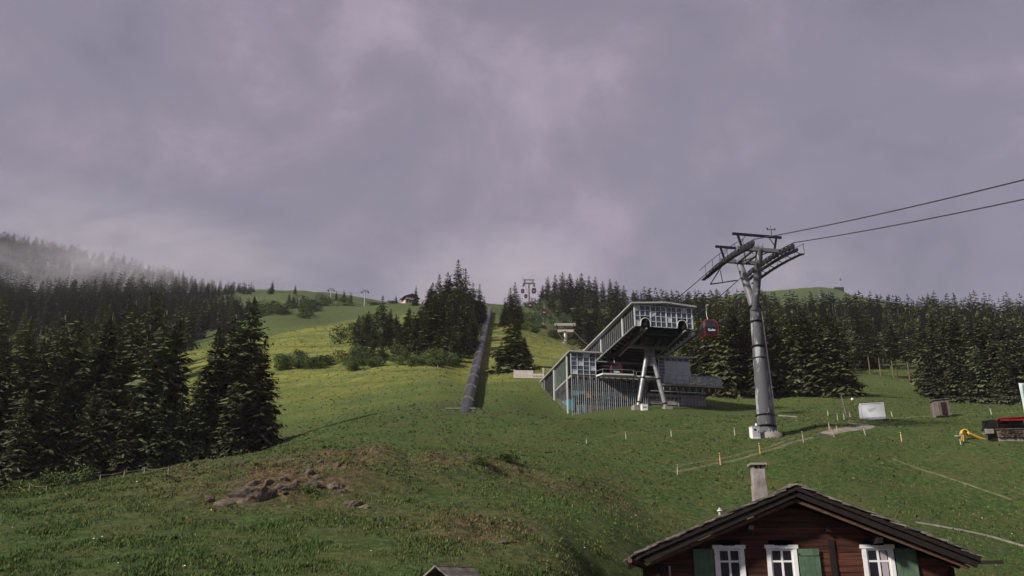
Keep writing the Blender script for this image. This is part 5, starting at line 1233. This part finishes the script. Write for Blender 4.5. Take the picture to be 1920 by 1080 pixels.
# ------------------------------------------------------------------ grass tufts and flowers of the near meadow
def inside_house(X, Y): return (X > 5.0) & (X < 17.0) & (Y > 34.5) & (Y < 45.5)
rs = np.random.RandomState(77)
def tufts(n, Y0, Y1, hmin, hmax, seed, blades=4):
    rs = np.random.RandomState(seed); uu = rs.rand(n); Y = (Y0**-.6+(Y1**-.6-Y0**-.6)*uu)**(-1/.6); X = (rs.rand(n)*1.36-.68)*Y
    keep = ~inside_house(X, Y)
    for x, y, r in PATHPTS: keep &= (X-x)**2+(Y-y)**2 > r*r
    X, Y = X[keep], Y[keep]; n = len(X); Z = ground(X, Y); hm = np.clip(heathmask(X, Y), 0, 1)
    clump = vnoise(X/1.3+5, Y/1.3+8)+.5*vnoise(X/.5, Y/.5); keep = rs.rand(n) < np.clip(.55+1.3*clump, .08, 1); X, Y, Z, hm, clump = X[keep], Y[keep], Z[keep], hm[keep], clump[keep]; n = len(X)
    h = (hmin+(hmax-hmin)*rs.rand(n)**2)*(1+.8*np.clip(clump, -.4, .6)); V = np.zeros((n, blades, 3, 3), np.float32)
    for b in range(blades):
        a = rs.rand(n)*6.283; ln = rs.rand(n)*.8+.15; ox = rs.randn(n)*.09; oy = rs.randn(n)*.09; wd = (.018+.03*rs.rand(n))*(h/.16)
        hh = h*(.55+.6*rs.rand(n)); px_, py_ = np.cos(a+1.57)*wd, np.sin(a+1.57)*wd
        V[:, b, 0] = np.stack([X+ox-px_, Y+oy-py_, Z-.03], -1); V[:, b, 1] = np.stack([X+ox+px_, Y+oy+py_, Z-.03], -1)
        V[:, b, 2] = np.stack([X+ox+np.cos(a)*ln*hh, Y+oy+np.sin(a)*ln*hh, Z+hh], -1)
    pal = np.array([(.042, .082, .020), (.070, .112, .030), (.105, .138, .042), (.026, .052, .014), (.15, .145, .060), (.13, .095, .050), (.070, .052, .030)])
    brown = rs.rand(n) < hm*1.1
    ci = rs.choice(5, n, p=[.30, .30, .16, .16, .08]); ci[brown] = rs.choice([4, 5, 6], brown.sum()); col = pal[ci]*(.8+.4*rs.rand(n))[:, None]
    col = np.repeat(col, blades*3, 0)
    return V.reshape(-1, 3), col
def tussocks(n, Y0, Y1, seed):
    rs = np.random.RandomState(seed); Y = np.exp(rs.uniform(math.log(Y0), math.log(Y1), n)); X = (rs.rand(n)*1.34-.67)*Y
    keep = ~inside_house(X, Y)
    for x, y, r in PATHPTS: keep &= (X-x)**2+(Y-y)**2 > r*r
    cl = vnoise(X/6+2, Y/3.5)+.7*vnoise(X/2.2, Y/1.5); keep &= rs.rand(n) < np.clip(.55+.8*cl, .1, 1); keep &= ~((np.abs(X-17) < 14) & (Y > 106) & (Y < 140))
    X, Y = X[keep], Y[keep]; n = len(X); Z = ground(X, Y); mw = sunpatch_mask(X, Y); V = np.zeros((n, 3, 3, 3), np.float32); s = (.05+.10*rs.rand(n)**2)*(Y/90)**.4
    for b in range(3):
        a = rs.rand(n)*6.283; wd = s*(.5+.6*rs.rand(n)); c_, s_ = np.cos(a), np.sin(a); ox, oy = rs.randn(n)*s*.5, rs.randn(n)*s*.5
        V[:, b, 0] = np.stack([X+ox-s_*wd, Y+oy+c_*wd, Z-.03], -1); V[:, b, 1] = np.stack([X+ox+s_*wd, Y+oy-c_*wd, Z-.03], -1); V[:, b, 2] = np.stack([X+ox+c_*s*.5, Y+oy+s_*s*.5, Z+s*(.6+.6*rs.rand(n))], -1)
    pg = np.array([(.040, .060, .020), (.058, .082, .026), (.085, .110, .034), (.115, .130, .045), (.11, .095, .045)]); pm = np.array([(.070, .094, .024), (.100, .122, .032), (.150, .160, .045), (.20, .19, .065), (.17, .15, .06)])  # second palette is yellower, to paint the sun patch on the tussocks
    ci = rs.choice(5, n, p=[.34, .30, .2, .1, .06]); col = pg[ci]*(1-mw)[:, None]+pm[ci]*mw[:, None]
    return V.reshape(-1, 3), np.repeat(col, 9, 0)
def stuff_mesh(name, label, V, col, m):
    F = np.arange(len(V)).reshape(-1, 3); me = mesh_np(name, V, F, m)
    ca = me.color_attributes.new('tint', 'FLOAT_COLOR', 'POINT'); ca.data.foreach_set('color', np.concatenate([col, np.ones((len(col), 1))], 1).astype(np.float32).ravel())
    return tag(link(name, me), label, kind='stuff')
M_TUFT = bpy.data.materials.new('grass_blades'); M_TUFT.use_nodes = True
_t = M_TUFT.node_tree; _b = _t.nodes['Principled BSDF']; _a = _t.nodes.new('ShaderNodeAttribute'); _a.attribute_name = 'tint'; _t.links.new(_a.outputs['Color'], _b.inputs['Base Color']); _b.inputs['Roughness'].default_value = .85; _b.inputs['Specular IOR Level'].default_value = .15
V, c = tufts(270000, 25, 108, .035, .125, 1); stuff_mesh('grass', 'rough green and brown pasture grass on the foreground slope', V, c, M_TUFT)
V, c = tussocks(120000, 48, 300, 4); stuff_mesh('tussock_grass', 'tussocky grass across the middle and upper meadows', V, c, M_TUFT)
n = 160; uu = rs.rand(n); Y = (26**-.6+(100**-.6-26**-.6)*uu)**(-1/.6); X = (rs.rand(n)*1.3-.65)*Y; k = (~inside_house(X, Y)) & (rs.rand(n) < np.clip(.35+1.6*vnoise(X/5, Y/5), .05, 1)); X, Y = X[k], Y[k]; Z = ground(X, Y); n = len(X)
s = .018+.026*rs.rand(n); hgt = .08+.10*rs.rand(n); V = np.zeros((n, 2, 3, 3))
for j, (dx, dz) in enumerate(((1, .3), (-1, .3))):
    V[:, j, 0] = np.stack([X-s, Y-s*.5, Z+hgt], -1); V[:, j, 1] = np.stack([X+s, Y-s*.5, Z+hgt+.01], -1); V[:, j, 2] = np.stack([X+s*.4*dx, Y+s, Z+hgt+s*1.2], -1)
pal = np.array([(.62, .62, .55), (.60, .52, .18), (.55, .56, .42)]); col = np.repeat(pal[rs.choice(3, n, p=[.5, .3, .2])], 6, 0)
stuff_mesh('meadow_flowers', 'scattered white and yellow flowers in the foreground grass', V.reshape(-1, 3), col, M_TUFT)

# ------------------------------------------------------------------ damp air and drifting fog
def volume(name, density, label, obj, noise=False, scale=.01, lo=.45, hi=.75, col=(.84, .82, .92)):
    m = bpy.data.materials.new(name+'_air'); m.use_nodes = True; t = m.node_tree; t.nodes.remove(t.nodes['Principled BSDF'])
    v = t.nodes.new('ShaderNodeVolumePrincipled'); v.inputs['Color'].default_value = (*col, 1); v.inputs['Density'].default_value = density; v.inputs['Anisotropy'].default_value = .0
    t.links.new(v.outputs[0], t.nodes['Material Output'].inputs['Volume'])
    if noise:
        tcn = t.nodes.new('ShaderNodeTexCoord'); ns = t.nodes.new('ShaderNodeTexNoise'); ns.inputs['Scale'].default_value = scale; ns.inputs['Detail'].default_value = 4; ns.inputs['Distortion'].default_value = .6
        l2 = t.nodes.new('ShaderNodeVectorMath'); l2.operation = 'LENGTH'; t.links.new(tcn.outputs['Object'], l2.inputs[0])
        fall = t.nodes.new('ShaderNodeMapRange'); fall.inputs['From Min'].default_value = 1.0; fall.inputs['From Max'].default_value = .25; t.links.new(l2.outputs['Value'], fall.inputs['Value'])
        t.links.new(tcn.outputs['Object'], ns.inputs['Vector']); mr = t.nodes.new('ShaderNodeMapRange'); mr.inputs['From Min'].default_value = lo; mr.inputs['From Max'].default_value = hi; t.links.new(ns.outputs['Fac'], mr.inputs['Value'])
        mu = t.nodes.new('ShaderNodeMath'); mu.operation = 'MULTIPLY'; t.links.new(mr.outputs[0], mu.inputs[0]); t.links.new(fall.outputs[0], mu.inputs[1])
        m2 = t.nodes.new('ShaderNodeMath'); m2.operation = 'MULTIPLY'; m2.inputs[1].default_value = density; t.links.new(mu.outputs[0], m2.inputs[0]); t.links.new(m2.outputs[0], v.inputs['Density'])
    obj.data.materials.append(m); return tag(obj, label, kind='stuff')
zmin, zmax = float(ZZ.min())-1.5, float(ZZ.max())+25
hb = MB(); hb.box((-1640, 1640), (-45, 1640), (zmin, zmax)); hz_o = link('haze', mesh_py('haze', hb.V, hb.F)); volume('haze', .00009, 'thin damp haze filling the valley air', hz_o)
def fog(u, v, Y, sx, sy, sz, dens, label, scale=2.2, lo=.45, hi=.75):
    bm = bmesh.new(); bmesh.ops.create_icosphere(bm, subdivisions=3, radius=1); me = bpy.data.meshes.new('fog_bank'); bm.to_mesh(me); bm.free()
    o = link('fog_bank', me); o.location = px(u, v, Y); o.scale = (sx, sy, sz); volume('fog_bank', dens, label, o, True, scale, lo, hi)
fog(110, 535, 620, 200, 110, 80, .026, 'torn fog drifting over the upper left forest')
fog(300, 500, 740, 200, 90, 55, .012, 'thin veil of fog along the left ridge')
fog(925, 545, 560, 90, 80, 40, .012, 'cloud bank swallowing the slope behind the top of the pipe', 1.5, .3, .6)
fog(1450, 530, 900, 120, 70, 60, .008, 'cloud edge brushing the far rounded summit', 1.6, .35, .65)
SC.cycles.volume_step_rate = 4.0; SC.cycles.volume_max_steps = 256
